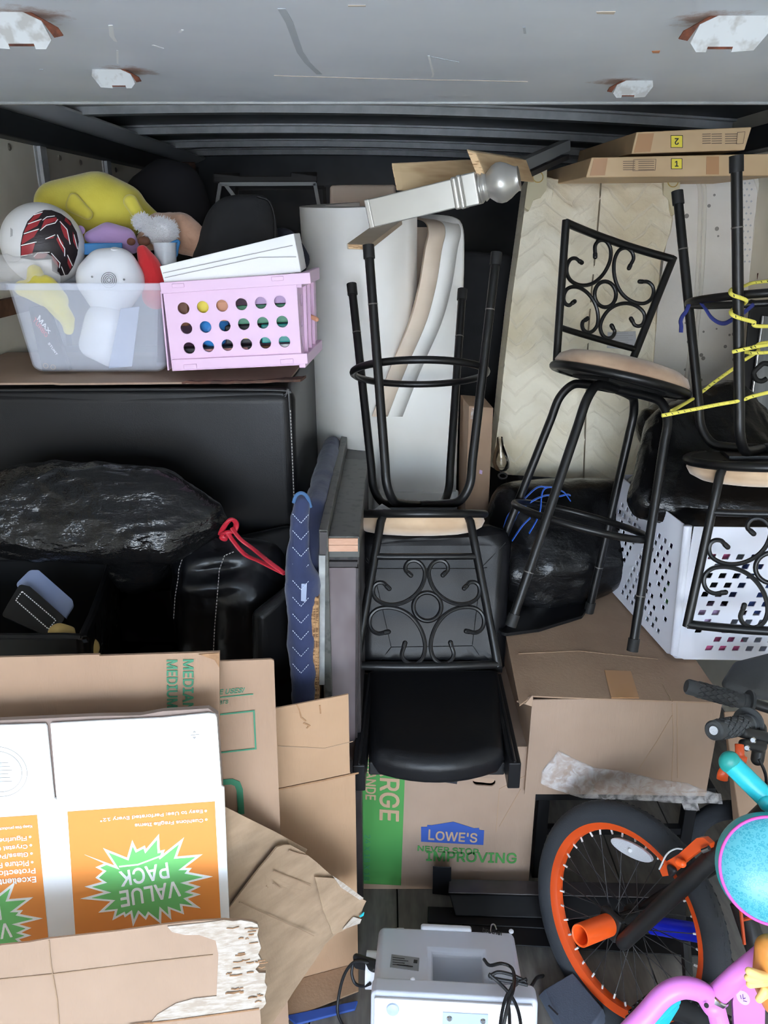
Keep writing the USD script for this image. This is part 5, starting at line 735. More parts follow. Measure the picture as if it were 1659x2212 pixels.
part(cw, 'crushed_corner', plate([z5(*p) for p in ((740, 1330), (860, 1340), (1000, 1450), (1040, 1470), (1005, 1590), (920, 1640), (850, 1670), (790, 1520))], k5, .003, .012, edge=.01, disp=.007, freq=26, seed=8), 'card_crumple', 40); part(cw, 'torn_layers', [plate([z5(*p) for p in l], k5, .002, .016, edge=.01, disp=.003, freq=40) for l in (((900, 1635), (1000, 1600), (1010, 1575), (960, 1560)), ((840, 1320), (900, 1360), (1020, 1450), (1000, 1462), (890, 1390)))], 'torn', 40, kind='stuff')
part(cw, 'scuff', [stroke([z5(*p) for p in l], k5, w * .5, .0105, .0012) for l, w in (([(500, 1300), (620, 1345), (720, 1390)], .004), ([(460, 1385), (470, 1395)], .004), ([(500, 1370), (540, 1400)], .004), ([(300, 1480), (440, 1545), (700, 1660), (740, 1680)], .003), ([(590, 1180), (650, 1200), (700, 1210)], .006))], 'stain_brown', kind='stuff'); part(cw, 'teal_mark', plate([z5(*p) for p in ((992, 1555), (1020, 1530), (1016, 1550), (1000, 1560))], k5, .002, .0185), 'teal')
fc = thing('flattened_box', 'flattened tan box lying across the lower corner with a torn ragged end', 'cardboard', W(260, 2010, .96) * A3(1, 1, 0)); k6 = Plane(W(20, 2212, .905), W(540, 2212, .935), W(30, 2028, .95))
rag = [(484, 1986), (505, 1988), (520, 1986), (545, 1990), (556, 1995), (559, 2004), (556, 2018), (560, 2032), (564, 2046), (558, 2060), (566, 2075), (552, 2092), (560, 2100), (574, 2100), (572, 2120), (577, 2130), (572, 2150), (575, 2165), (568, 2175), (562, 2182), (565, 2230), (572, 2500)]
part(fc, 'panel', plate([(-160, 2048), (0, 2042), (60, 2036), (105, 2028), (250, 2012), (350, 1998), (420, 1990)] + rag + [(-160, 2560)], k6, .005, edge=.03, disp=.0012, freq=8), 'card_front')
part(fc, 'torn_layer', plate([(362, 2000), (440, 1992)] + rag[:-3] + [(560, 2178), (480, 2190), (400, 2198), (325, 2208), (340, 2190), (380, 2166), (420, 2155), (468, 2150), (472, 2060), (466, 2030), (430, 2018), (400, 2018), (372, 2012)], k6, .003, .0025, edge=.012, disp=.0012, freq=60), 'torn', 40, label='pale torn corrugated layer')
rr = random.Random(3); tears = []
for i in range(34):
    x, y = rr.uniform(485, 560), rr.uniform(2000, 2165); L = rr.uniform(6, 22) if x > 510 else rr.uniform(10, 30); tears.append(stroke([(x, y), (x + L * .5, y - rr.uniform(-2, 3)), (x + L, y - L * .12)], k6, rr.uniform(.001, .0022), .0048, .0008))
part(fc, 'tear_line', tears, 'card_edge', kind='stuff'); part(fc, 'crease', [stroke(l, k6, .0018, .0016, .0008) for l in ([(-50, 2120), (112, 2104), (300, 2080), (460, 2062)], [(106, 2030), (110, 2080), (124, 2160), (130, 2240)])], 'stain_brown', kind='stuff'); part(fc, 'lower_split', stroke([(280, 2212), (400, 2198), (560, 2176)], k6, .0025, .0045, .001), 'card_edge')
# ------------------------------------------------------------------ shop moving box and floor boards
lw = thing('moving_box', 'brown and green shop moving box under the black dining chair', 'box', (.13, 1.9, 0)); BX0, BX1 = W(776, 1920, 1.65)[0], W(1142, 1905, 1.65)[0]
kl = Plane(A3(BX0, 1.65, 0), A3(BX1, 1.65, 0), A3(BX0, 1.65, 1)); kl2 = lambda q: q
Hb, Wd = .452, BX1 - BX0
part(lw, 'front_panel', ext(sg.Polygon([(0, 0), (Wd, 0), (Wd, Hb), (0, Hb)], [[p for p in sg.LineString([kl.uv(1032, 1688), kl.uv(1060, 1690)]).buffer(.012).exterior.coords]]), -.004, 0, kl, .04, .0008, 8), 'card_brown')
part(lw, 'side_panel', box(BX0, BX0 + .004, 1.654, 2.1, 0, Hb), 'card_brown'); part(lw, 'side_panel', box(BX1 - .004, BX1, 1.654, 2.1, 0, Hb), 'card_brown'); part(lw, 'far_panel', box(BX0, BX1, 2.1, 2.104, 0, Hb), 'card_brown'); part(lw, 'top_panel', box(BX0 + .005, BX1 - .005, 1.655, 2.1, Hb - .006, Hb - .001), 'card_brown'); part(lw, 'handle_flap', ext(sg.LineString([kl.uv(1030, 1686), kl.uv(1060, 1689)]).buffer(.0115), -.012, -.009, kl), 'card_front', label='pushed-in handle flap')
ug = lambda poly, mat, nm='print', n1=.0012, **kw: part(lw, nm, ext(poly, .0004, n1, kl), mat, **kw)
gx = [kl.uv(776, 1640), kl.uv(876, 1640), kl.uv(874, 1690), kl.uv(866, 1912), kl.uv(779, 1908)]; ug(sg.Polygon(gx), 'store_green', 'green_band', .0009)
def tl_(text, q, mat, bold=True): part(lw, 'lettering', text_px(text, kl, q, bold=bold, off=.0012), mat)
z6 = lambda x, y: (720 + x / 3.456, 1380 + y / 3.456)
tl_('LARGE', [z6(348, 815), z6(342, 1350), z6(492, 1362), z6(500, 825)], 'card_letter'); tl_('GRANDE', [z6(244, 875), z6(238, 1196), z6(318, 1202), z6(322, 880)], 'card_letter'); tl_('24 X 18 X 18', [z6(234, 1460), z6(228, 1800), z6(270, 1802), z6(278, 1462)], 'print_green', False)
lo = [(655, 1402), (700, 1402), (702, 1388), (735, 1390), (895, 1364), (1050, 1412), (1088, 1410), (1090, 1424), (1126, 1428), (1120, 1537), (655, 1512)]; ug(sg.Polygon([kl.uv(*z6(*p)) for p in lo]), 'store_blue', 'logo_shape', label='blue gabled shop logo')
tl_("L", [z6(708, 1497), z6(754, 1500), z6(756, 1421), z6(712, 1419)], 'card_letter'); tl_("OWE'S", [z6(762, 1500), z6(1072, 1520), z6(1078, 1448), z6(766, 1432)], 'card_letter')
tl_('NEVER STOP', [z6(628, 1580), z6(1082, 1612), z6(1086, 1566), z6(630, 1540)], 'store_green'); tl_('IMPROVING', [z6(692, 1655), z6(1366, 1675), z6(1370, 1596), z6(694, 1582)], 'store_green')
part(lw, 'tape', plate([z6(790, 1030), z6(930, 1036), z6(922, 1082), z6(788, 1062)], kl, .0008, .0014), 'tape_black'); part(lw, 'crease', [stroke([z6(*p) for p in l], kl, .002, .001, .0008) for l in ([(1240, 1120), (1215, 1440)], [(1240, 1120), (1475, 1000)], [(1400, 1120), (1240, 1400)])], 'stain_brown', kind='stuff')
sb_ = thing('slat_board', 'black slatted bed board lying on the floor in front of the shop box', 'board', (.45, 1.6, 0))
part(sb_, 'slat', rhull([WZ(972, 1901, .075), WZ(1480, 1912, .075), WZ(970, 1928, .075), WZ(1480, 1940, .075), WZ(972, 1901, .06), WZ(970, 1928, .06), WZ(1480, 1912, .06)], .002), 'espresso'); part(sb_, 'slat', rhull([WZ(972, 1932, .055), WZ(1480, 1944, .055), WZ(985, 1976, .03), WZ(1480, 1990, .03), WZ(972, 1932, .02), WZ(1480, 1944, .02)], .002), 'black_plastic'); part(sb_, 'end_bracket', rhull([W(936, 1872, 1.60), W(974, 1874, 1.60), W(935, 1930, 1.60), W(973, 1934, 1.60), W(936, 1872, 1.63), W(974, 1874, 1.63), W(935, 1930, 1.63), W(973, 1934, 1.63)], .001), 'black_plastic')
s2_ = thing('slat_board', 'low black bed board on the floor between sewing machine and wheel', 'board', (.45, 1.5, 0))
part(s2_, 'slat', rhull([WZ(926, 1960, .025), WZ(1560, 1985, .025), WZ(925, 1992, .025), WZ(1560, 2024, .025), WZ(926, 1960, .004), WZ(1560, 1985, .004)], .002), 'black_plastic'); part(s2_, 'slat', rhull([WZ(1000, 1996, .022), WZ(1560, 2030, .022), WZ(1000, 2034, .022), WZ(1560, 2068, .022), WZ(1000, 1996, .004), WZ(1560, 2030, .004)], .002), 'black_plastic'); part(s2_, 'screw_head', [lathe([(0, .0014), (.002, .001), (.003, 0)], WZ(975 + 55 * i, 1970 + 4 * (i % 3), .0262), A3(0, 0, 1), 8) for i in range(5)], 'chrome', kind='stuff')
# ------------------------------------------------------------------ right-hand load: table, carton, basket, bags
zt2 = .60
q0, q1 = WZ(1150, 1512, zt2), WZ(1560, 1508, zt2); q2_, q3 = WZ(1093, 1370, zt2), WZ(1395, 1262, zt2); q3 = A3(q1[0] + .0, q1[1] + .50, zt2); q2_ = A3(q0[0] + .0, q0[1] + .50, zt2)
rb = thing('cardboard_box', 'big brown carton under the tilted stool with cling film hanging down its face', 'box', (q0[0] * .5 + q1[0] * .5, 1.9, .335)); zlo = W(1146, 1716, q0[1])[2]
kr = Plane(A3(q0[0], q0[1], zlo), A3(q1[0], q1[1], zlo), A3(q0[0], q0[1], zt2)); Wr, Hr = q1[0] - q0[0], zt2 - zlo
part(rb, 'front_panel', ext(sg.Polygon([(-.002, 0), (Wr * .5, -.004), (Wr, -.012), (Wr + .002, Hr), (Wr * .5, Hr + .001), (0, Hr)]), -.004, 0, kr, .03, .0016, 7, 11), 'card_brown')
part(rb, 'side_panel', fbox(q0, A3(0, 1, 0), A3(0, 0, 1), A3(1, 0, 0), (.005, .50), (-Hr, 0), (0, .004), .001), 'card_dim'); part(rb, 'side_panel', fbox(q1, A3(0, 1, 0), A3(0, 0, 1), A3(1, 0, 0), (.005, .50), (-Hr, 0), (-.004, 0), .001), 'card_dim'); part(rb, 'bottom_panel', box(q0[0], q1[0], q0[1] + .005, q0[1] + .50, zlo, zlo + .004), 'card_dim')
kt = Plane(q0, q1, q2_); tp_ = [(1122, 1526), (1150, 1506), (1300, 1512), (1540, 1520), (1560, 1512), (1500, 1425), (1440, 1300), (1290, 1268), (1150, 1330), (1092, 1372)]
pu = lambda x, y: ((WZ(x, y, zt2) - kt.O) @ kt.U, (WZ(x, y, zt2) - kt.O) @ kt.V)
part(rb, 'top_flap', ext(sg.Polygon([pu(*p) for p in tp_]), .000, .004, kt, .03, .0022, 6, 3), 'card_dim'); part(rb, 'tape', ext(sg.Polygon([pu(*p) for p in ((1305, 1452), (1362, 1454), (1380, 1512), (1320, 1512))]), .0045, .0062, kt), 'tape_tan')
part(rb, 'torn_lip', trimesh.util.concatenate([tm(rhull([W(1118, 1515, q0[1] + .02), W(1150, 1504, q0[1]), W(1148, 1524, q0[1] - .012), W(1136, 1520, q0[1] - .01)], .002))]), 'card_front', label='torn pale corner lip'); part(rb, 'crease', [stroke(l, kr, .002, .001, .0008) for l in ([(1452, 1520), (1455, 1600), (1450, 1700)], [(1462, 1516), (1464, 1680)], [(1380, 1660), (1420, 1600), (1452, 1545)])], 'stain_brown', kind='stuff'); part(rb, 'top_crease', [ext(sg.LineString([pu(*p) for p in l]).buffer(.001), .005, .0066, kt) for l in ([(1120, 1416), (1250, 1410), (1420, 1428)], [(1430, 1480), (1452, 1520)])], 'stain_brown', kind='stuff')
wf = thing('cling_film', 'strip of crumpled clear film stuck along the bottom of the big carton', 'plastic film', W(1300, 1680, q0[1] - .01))
wfo = sg.Polygon([kr.uv(*p) for p in ((1168, 1690), (1170, 1664), (1190, 1640), (1206, 1620), (1240, 1638), (1280, 1656), (1340, 1664), (1420, 1682), (1480, 1690), (1525, 1706), (1556, 1714), (1558, 1732), (1505, 1732), (1510, 1748), (1476, 1746), (1470, 1730), (1360, 1724), (1256, 1720), (1190, 1700))]); part(wf, 'film', ext(wfo, .002, .007, kr, .009, .006, 26, 2), 'wrap_film', 40)
tb2 = thing('side_table', 'black low table under the big brown carton', 'table', (.6, 1.95, 0)); tz = zlo - .008
part(tb2, 'table_top', rhull([(x, y, z) for x in (q0[0] + .01, q1[0] + .03) for y in (q0[1] + .03, q0[1] + .50) for z in (tz - .03, tz)], .004), 'black_plastic', 30)
for x in (q0[0] + .05, q1[0] - .02):
    for y in (q0[1] + .06, q0[1] + .46): part(tb2, 'leg', rhull([(x + a, y + b, z) for a in (0, .026) for b in (0, .026) for z in (0.001, tz - .03)], .002), 'black_plastic')
part(tb2, 'shelf_bar', box(q0[0] + .05, q1[0], q0[1] + .065, q0[1] + .085, .14, .16), 'black_plastic')
tr_ = thing('tray', 'black plastic lid with rounded corner lying on the big carton by the stool foot', 'lid', WZ(1180, 1330, .612)); to = sg.Polygon([pu(*p) for p in ((1085, 1376), (1160, 1366), (1250, 1338), (1268, 1312), (1262, 1290), (1230, 1272), (1080, 1268))]).buffer(-.01).buffer(.02)
part(tr_, 'plate', ext(to, .0068, .010, kt), 'leather', 30); part(tr_, 'raised_edge', ext(to.difference(to.buffer(-.006)), .0095, .016, kt), 'black_plastic', 30)
zk = .611
C0, L0 = WZ(1452, 1424, zk), WZ(1352, 1312, zk); R0 = WZ(1740, 1428, zk); topz = .985
bs = thing('laundry_basket', 'white plastic laundry basket with diamond-cut holes, stuffed with clothes under a black bag', 'laundry basket', (*((C0 + R0) / 2)[:2], zk))
uL, uR = unit(L0 - C0), unit(R0 - C0); LL, LR = .40, np.linalg.norm(R0 - C0); out_L = np.cross(uL, A3(0, 0, 1)); out_L = out_L if out_L @ uR < 0 else -out_L; out_R = np.cross(uR, A3(0, 0, 1)); out_R = out_R if out_R @ uL < 0 else -out_R
def bface(u, outv, Lg, seed, fl):
    top = C0 + A3(0, 0, topz - zk) + outv * .02; pl = Plane(C0, C0 + u, top); 
    if pl.N @ outv < 0: pl.N = -pl.N; pl.V = np.cross(pl.N, pl.U)
    if pl.V[2] < 0: pl.V = -pl.V
    H_ = topz - zk; g_ = sg.Polygon([(.0, .03), (.012, .008), (.03, 0), (Lg, 0), (Lg, H_), (-.0, H_)]); r_ = random.Random(seed)
    hs = [sa.skew(sa.rotate(sg.box(-.0085, -.0075, .0085, .0075).buffer(-.002).buffer(.002), 0, origin=(0, 0)), 14 * fl, 0, origin=(0, 0))]
    for j in range(11):
        for i in range(int((Lg - .05) / .034)):
            x, y = .055 + .034 * i + (.017 if j % 2 else 0), .035 + .026 * j
            if (i * 2 + (j % 2) + j) % 9 in (0,) or (i * 2 + (j % 2) - j) % 11 == 0: continue
            if x < Lg - .02 and y < H_ - .05: g_ = g_.difference(sa.translate(hs[0], x, y))
    return ext(g_, -.003, 0, pl)
part(bs, 'side_wall', bface(uL, out_L, LL, 1, -1), 'basket'); part(bs, 'front_wall', bface(uR, out_R, LR, 2, 1), 'basket')
part(bs, 'corner', tube([C0 + A3(0, 0, .012) + (out_L + out_R) * -.006, C0 + A3(0, 0, topz - zk) + (out_L + out_R) * .014], .0105, 12), 'basket', True); part(bs, 'base', rhull([C0 + (uL + uR) * .02, C0 + uL * LL + uR * .02, C0 + uR * LR + uL * .02, C0 + uL * LL + uR * LR], .008, 2), 'basket', 40); part(bs, 'far_wall', [fbox(C0 + uL * LL, uR, A3(0, 0, 1), out_R, (0, LR), (0, topz - zk), (-.002, .002), .001), fbox(C0 + uR * LR, uL, A3(0, 0, 1), out_L, (0, LL), (0, topz - zk), (-.002, .002), .001)], 'basket', kind='stuff')
IN = lambda a, b, z: C0 + uL * a + uR * b + A3(0, 0, z)
for nm, lab, mt_, pts in (('clothing', 'bright green garment seen through the basket side holes', 'green_cloth', [(.07, .03, .10), (.11, .035, .14), (.05, .09, .10)]), ('clothing', 'purple garment high behind the basket side holes', 'purple_cloth', [(.08, .032, .24), (.16, .032, .23), (.12, .09, .26)]), ('clothing', 'black printed garment in the basket behind its corner', 'black_cloth', [(.05, .05, .05), (.24, .04, .08), (.06, .24, .17), (.24, .04, .18)]),
                          ('clothing', 'pink garment low behind the front holes of the basket', 'pink_cloth', [(.032, .07, .035), (.032, .17, .03), (.09, .12, .04)]), ('clothing', 'blue garment behind the front holes of the basket under the stool back', 'blue_cloth', [(.036, .16, .16), (.036, .26, .13), (.08, .22, .24)]), ('clothing', 'lilac garment behind the middle front holes of the basket', 'lilac_cloth', [(.032, .075, .115), (.032, .11, .125)]), ('clothing', 'hot pink garment near the top front holes of the basket', 'pink_cloth', [(.034, .07, .285), (.034, .10, .29)])):
    single(nm, lab, 'clothing', blob([[(*IN(*p), .024 if len(pts) < 4 else .03) for p in pts]], .012, 6, .004, 30, False, 3), mt_, True)
b2 = thing('trash_bag', 'glossy black trash bag stretched over the top of the laundry basket', 'trash bag', IN(.2, .2, .4))
bgm = blob([[(*IN(.03, .03, .345), .04), (*IN(.03, .32, .345), .04), (*IN(.36, .03, .345), .04), (*IN(.36, .32, .345), .04)], [(*W(1400, 1080, 1.95), .05), (*W(1450, 930, 2.12), .07), (*W(1560, 900, 2.2), .1), (*W(1640, 1000, 2.15), .1), (*IN(.1, .28, .36), .08), (*IN(.3, .1, .36), .08)], [(*W(1420, 920, 2.2), .06), (*W(1470, 880, 2.25), .03), (*IN(.3, .2, .36), .1)], [(*W(1500, 880, 2.3), .05), (*W(1590, 880, 2.3), .05), (*IN(.3, .3, .36), .1)]], .013, 14, .008, 11, True, 3, (2.2, 1, 1))
part(b2, 'film', bgm, 'bag_fine', 75)
b3 = thing('trash_bag', 'black trash bag with blue drawstrings slumped below the cream mattress', 'trash bag', W(1220, 1180, 2.3)); bgm = blob([[(*W(1110, 1090, 2.28), .07), (*W(1200, 1075, 2.36), .06), (*W(1310, 1090, 2.30), .08), (*W(1180, 1210, 2.22), .12), (*W(1300, 1200, 2.22), .10)], [(*W(1120, 1230, 2.18), .09), (*W(1290, 1230, 2.2), .08), (*W(1170, 1290, 2.16), .07)], [(*W(1110, 1090, 2.28), .07), (.35, 2.3, .55, .1), (.5, 2.3, .63, .08), (*W(1180, 1210, 2.22), .12)]], .013, 14, .006, 9, True, 8, (1, 1, 1.4)); part(b3, 'film', bgm, 'bag_fine', 75)
for q in ([(1143, 1152), (1165, 1110), (1172, 1062), (1190, 1052), (1216, 1062), (1224, 1070)], [(1088, 1140), (1100, 1110), (1130, 1080), (1160, 1053), (1184, 1052)], [(1106, 1168), (1128, 1136), (1146, 1118)], [(1098, 1146), (1112, 1122), (1120, 1106), (1150, 1082), (1180, 1070), (1206, 1072), (1224, 1068), (1232, 1070)], [(1224, 1070), (1232, 1082)]): part(b3, 'drawstring', tube(spline([W(x, y, 2.09) for x, y in q], 5), .0048, 6, False, (1.4, .4)), 'blue_tie', True)
part(b3, 'bag_foot', blob([[(.40, 2.42, .12, .1), (.42, 2.38, .5, .12), (.62, 2.44, .12, .1)]], .04, 8), 'bag_fine', True)
# steel appliance, dark carton behind the upturned stool; ropes
st = thing('steel_cabinet', 'brushed steel cabinet edge with a black hook behind the upturned stool', 'cabinet', W(1640, 800, 2.3)); part(st, 'side', rhull([W(1622, 650, 2.35), W(1690, 660, 2.35), W(1595, 960, 2.3), W(1690, 960, 2.3), W(1622, 650, 2.55), W(1690, 660, 2.55), W(1595, 960, 2.5), W(1690, 960, 2.5)], .004), 'black_plastic', 30); spn = Plane(W(1612, 950, 2.295), W(1690, 950, 2.295), W(1645, 680, 2.34)); part(st, 'door', plate([(1646, 682), (1700, 690), (1700, 960), (1610, 960)], spn, .004, .004), 'steel'); part(st, 'door_strip', tube([W(1648, 683, 2.335), W(1612, 950, 2.285)], .0045, 8), 'chrome', True)
part(st, 'hook', tube(spline([W(x, y, 2.22) for x, y in ((1664, 787), (1650, 785), (1640, 792), (1628, 806), (1634, 820), (1646, 823), (1656, 818))], 6), .007, 10), 'rubber_cap', True)
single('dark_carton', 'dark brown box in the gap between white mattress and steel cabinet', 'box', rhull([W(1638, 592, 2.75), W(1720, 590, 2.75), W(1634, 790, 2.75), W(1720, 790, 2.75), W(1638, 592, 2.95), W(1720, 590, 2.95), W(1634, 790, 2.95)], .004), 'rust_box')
rp_ = thing('rope', 'yellow rope with black flecks wound round the upturned stool legs', 'rope', W(1600, 780, 1.8))
zz_ = lambda pts: [W(1420 + x / 5.53, 560 + y / 5.53, Y) for x, y, Y in pts]
runs = [[(1330, 262, 2.05), (1030, 322, 2.0), (905, 352, 1.83), (870, 388, 1.745), (900, 428, 1.722), (1000, 462, 1.722), (1062, 494, 1.745), (1040, 530, 1.83)], [(905, 596, 1.83), (876, 630, 1.745), (905, 670, 1.722), (1000, 708, 1.722), (1150, 748, 1.735), (1330, 800, 1.76)], [(895, 1108, 1.74), (960, 1092, 1.735), (1150, 1052, 1.73), (1330, 1020, 1.73)], [(1040, 1110, 1.86), (1330, 1112, 1.84)], [(1045, 1200, 1.88), (1200, 1100, 1.92), (1330, 990, 1.96)], [(530, 1588, 1.98), (720, 1440, 1.96), (925, 1296, 1.92)], [(165, 1815, 1.70), (300, 1740, 1.82), (425, 1668, 1.93)], [(55, 1868, 1.685), (400, 1800, 1.70), (700, 1740, 1.72), (1000, 1685, 1.74), (1330, 1590, 1.75)]]
for r_ in runs:
    w_ = zz_(r_)
    if r_[0][0] == 1330: w_ = [A3(1.226, 1.98, w_[0][2] + .02)] + w_
    if r_[-1][0] == 1330: w_ += [A3(1.226, 1.98, w_[-1][2] + (w_[-1][2] - w_[-2][2]) * .6)]     # on to the tie rail of the side wall
    p = spline(w_, 8); q = part(rp_, 'run', tube(p, .0042, 9), 'rope_yellow', True); s_l = np.r_[0, np.cumsum(np.linalg.norm(np.diff(p, axis=0), axis=1))]; fl_ = []
    for s in np.arange(.008, s_l[-1], .0145):
        a = np.array([np.interp(s, s_l, p[:, k]) for k in range(3)]); b = np.array([np.interp(s + .003, s_l, p[:, k]) for k in range(3)]); e = unit(A3(0, 0, EYE) - a); o2_ = unit(np.cross(b - a, e)); fl_.append(tube([a + e * .0039 - o2_ * .0018, b + e * .0039 + o2_ * .0018], .0011, 4))
    part(q, 'flecks', fl_, 'rope_black', kind='stuff')
ly = thing('lanyard', 'navy lace hanging from the upturned stool foot ring', 'lace', W(1540, 690, 1.9))
for r_ in ([(375, 540, 1.88), (345, 620, 1.87), (300, 680, 1.87), (278, 740, 1.87), (285, 800, 1.87), (282, 875, 1.87)], [(520, 520, 1.86), (580, 600, 1.84), (640, 690, 1.84), (720, 750, 1.84), (800, 766, 1.85), (880, 730, 1.86), (1040, 630, 1.88), (1150, 540, 1.9)]): part(ly, 'lace', tube(spline(zz_(r_), 6), .0042, 6, False, (1.2, .4)), 'lanyard', True)
# ------------------------------------------------------------------ sewing machine, pedal and cords
sm = thing('sewing_machine', 'white sewing machine lying face down on the floor with its cord bundled', 'sewing machine', (.1, 1.3, 0))
FL, FR, NR_, NL = WZ(834, 1980, .135), WZ(1136, 2012, .135), WZ(1160, 2142, .20), WZ(803, 2146, .20)
U = unit((FR - FL) + (NR_ - NL)); Vv = (FL + FR) / 2 - (NL + NR_) / 2; Vv = unit(Vv - U * (Vv @ U)); Nn = unit(np.cross(U, Vv)); O_ = NL.copy(); Ws, Hs = (NR_ - NL) @ U, ((FL + FR) / 2 - (NL + NR_) / 2) @ Vv
Z = lambda u, v, n, r=.012: fbox(O_, U, Vv, Nn, u, v, n, r, 2)
bm = m3.Manifold.batch_boolean([Z((.0, .125), (.02, Hs), (-.13, 0), .016), Z((.0, Ws * .93), (Hs * .64, Hs), (-.125, 0), .016), Z((Ws * .69, Ws * .93), (Hs * .30, Hs), (-.11, 0), .014)], m3.OpType.Add)
part(sm, 'body', bm, 'sewing', 40); part(sm, 'base', Z((-.002, Ws), (-.004, .052), (-.165, .004), .012), 'sewing', 40)
mb_ = Plane(O_ + Vv * -.006 + A3(0, 0, -.17), O_ + Vv * -.006 + U - A3(0, 0, .17), O_ - Vv * .006); fbz = lambda u, v, n, r, m_, nm, **k: part(sm, nm, fbox(O_, U, Nn, -Vv, u, v, n, r, 2), m_, 40, **k)
fbz((.006, Ws - .012), (-.16, -.002), (.003, .012), .003, 'sewing_base', 'underside'); fbz((Ws * .43, Ws * .70), (-.14, -.022), (.011, .0145), .001, 'blue_grey', 'access_plate', label='pale blue-grey access plate')
for u, v, r_ in ((Ws * .13, -.022, .012),): part(sm, 'rubber_foot', lathe([(0, .006), (r_ * .5, .006), (r_, .004), (r_ * 1.1, 0)], O_ + U * u + Nn * v - Vv * .012 * -1 - Vv * .024, -Vv, 24), 'blue_grey', 40)
for u, v in ((Ws * .47, -.034), (Ws * .67, -.036), (Ws * .56, -.06)): part(sm, 'screw', lathe([(0, .003), (.004, .003), (.006, 0)], O_ + U * u + Nn * v - Vv * .0145, -Vv, 14), 'chrome', 30)
part(sm, 'hand_wheel', rod(O_ + U * -.022 + Vv * (Hs * .62) - Nn * .05, O_ + U * .004 + Vv * (Hs * .62) - Nn * .05, .038, 32), 'sewing_base', 40); part(sm, 'carry_handle', Z((Ws * .29, Ws * .64), (Hs - .012, Hs + .006), (-.03, .006), .006), 'sewing_base', 40); part(sm, 'bobbin_winder', Z((Ws * .12, Ws * .18), (Hs - .002, Hs + .010), (-.04, -.01), .004), 'sewing_base', 40)
SP = lambda u, v, n=.0: O_ + U * u + Vv * v + Nn * n
pls = Plane(SP(0, 0), SP(1, 0), SP(0, 1)); rt_ = part(sm, 'rating_label', plate([(846, 2062), (906, 2070), (904, 2098), (842, 2090)], pls, .0006, .0009), 'rating', label='grey rating label'); part(rt_, 'print', [stroke([(848, 2069 + 5 * i), (874 + 8 * (i % 2), 2072 + 5 * i)], pls, .0016, .0014, .0005) for i in range(4)] + [stroke([(858, 2085), (892, 2089)], pls, .003, .0014, .0005), plate([(894, 2074), (902, 2075), (901, 2082), (893, 2081)], pls, .0005, .0014)], 'print_black', kind='stuff')
part(sm, 'lettering', text_px('brother', pls, [(1042, 2014), (1086, 2022), (1086, 2012), (1043, 2004)], bold=True, off=.0004), 'print_black'); part(sm, 'spool_pin', tube(spline([SP(Ws * .77, Hs - .01, .0), SP(Ws * .78, Hs + .012, .004), SP(Ws * .80, Hs + .01, .006), SP(Ws * .81, Hs - .004, .004)], 6), .002, 6), 'chrome', True); part(sm, 'knob', ell(SP(Ws * .91, Hs - .006, .002), (.006, .006, .004), None, 2), 'sewing_base', True); part(sm, 'button', ell(SP(Ws * .245, .045, .002), (.006, .006, .004), None, 2), 'sewing_base', True)
part(sm, 'cord', tube(spline([SP(Ws * .70, Hs * .5, .006), SP(Ws * .73, Hs * .38, .012), SP(Ws * .80, Hs * .30, .03), SP(Ws * .86, .055, .03), W(1110, 2130, 1.10), W(1095, 2180, 1.05), W(1083, 2240, 1.02)], 6), .0035, 8), 'cable_black', True)
for q in ([(1056, 2104), (1075, 2120), (1095, 2140), (1112, 2165), (1122, 2195), (1128, 2240)], [(1118, 2110), (1104, 2135), (1098, 2160), (1100, 2190), (1102, 2240)], [(1056, 2110), (1075, 2100), (1100, 2104), (1120, 2112), (1138, 2122)], [(1138, 2115), (1118, 2124), (1095, 2150), (1084, 2190), (1078, 2240)], [(1060, 2112), (1090, 2118), (1115, 2122), (1140, 2128)]): part(sm, 'cord', tube(spline([W(x, y, 1.185 - max(0, y - 2110) * .0008) for x, y in q], 6), .0034, 8), 'cable_black', True)
for q in ([(812, 2086, 1.3), (790, 2078, 1.3), (765, 2078, 1.31), (744, 2105, 1.31), (732, 2150, 1.30), (730, 2190, 1.28), (748, 2230, 1.25)], [(800, 2125, 1.27), (785, 2130, 1.28), (768, 2125, 1.29), (760, 2105, 1.30), (762, 2082, 1.31)]): part(sm, 'power_cord', tube(spline([W(*p) for p in q], 6), .0034, 8), 'cable_black', True)
part(sm, 'plug', rhull([W(770, 2068, 1.32), W(808, 2080, 1.30), W(772, 2084, 1.31), W(808, 2092, 1.29)], .008, 2), 'cable_black', 40)
pd = thing('foot_pedal', 'grey plastic foot pedal on the floor between sewing machine and wheel', 'pedal', WZ(1220, 2190, 0)); pp = [WZ(1168, 2156, .0), WZ(1232, 2122, .0), WZ(1306, 2206, .0), WZ(1240, 2290, .0)]
part(pd, 'shell', rhull([p + A3(0, 0, .005) for p in pp] + [pp[0] + A3(.01, 0, .022), pp[1] + A3(0, -.01, .034), pp[2] + A3(-.01, 0, .034), pp[3] + A3(0, .01, .022)], .004, 2), 'pedal', 30); part(pd, 'mark', ext(sg.box(-.014, -.002, .014, .002), 0, .001, Plane(WZ(1195, 2182, .030), WZ(1205, 2192, .030), WZ(1205, 2172, .032))), 'print_black'); part(pd, 'cord', tube(spline([W(1212, 2135, 1.42), W(1195, 2112, 1.42), W(1178, 2108, 1.40), W(1160, 2112, 1.36), W(1148, 2130, 1.32)], 6), .004, 8), 'cable_black', True)
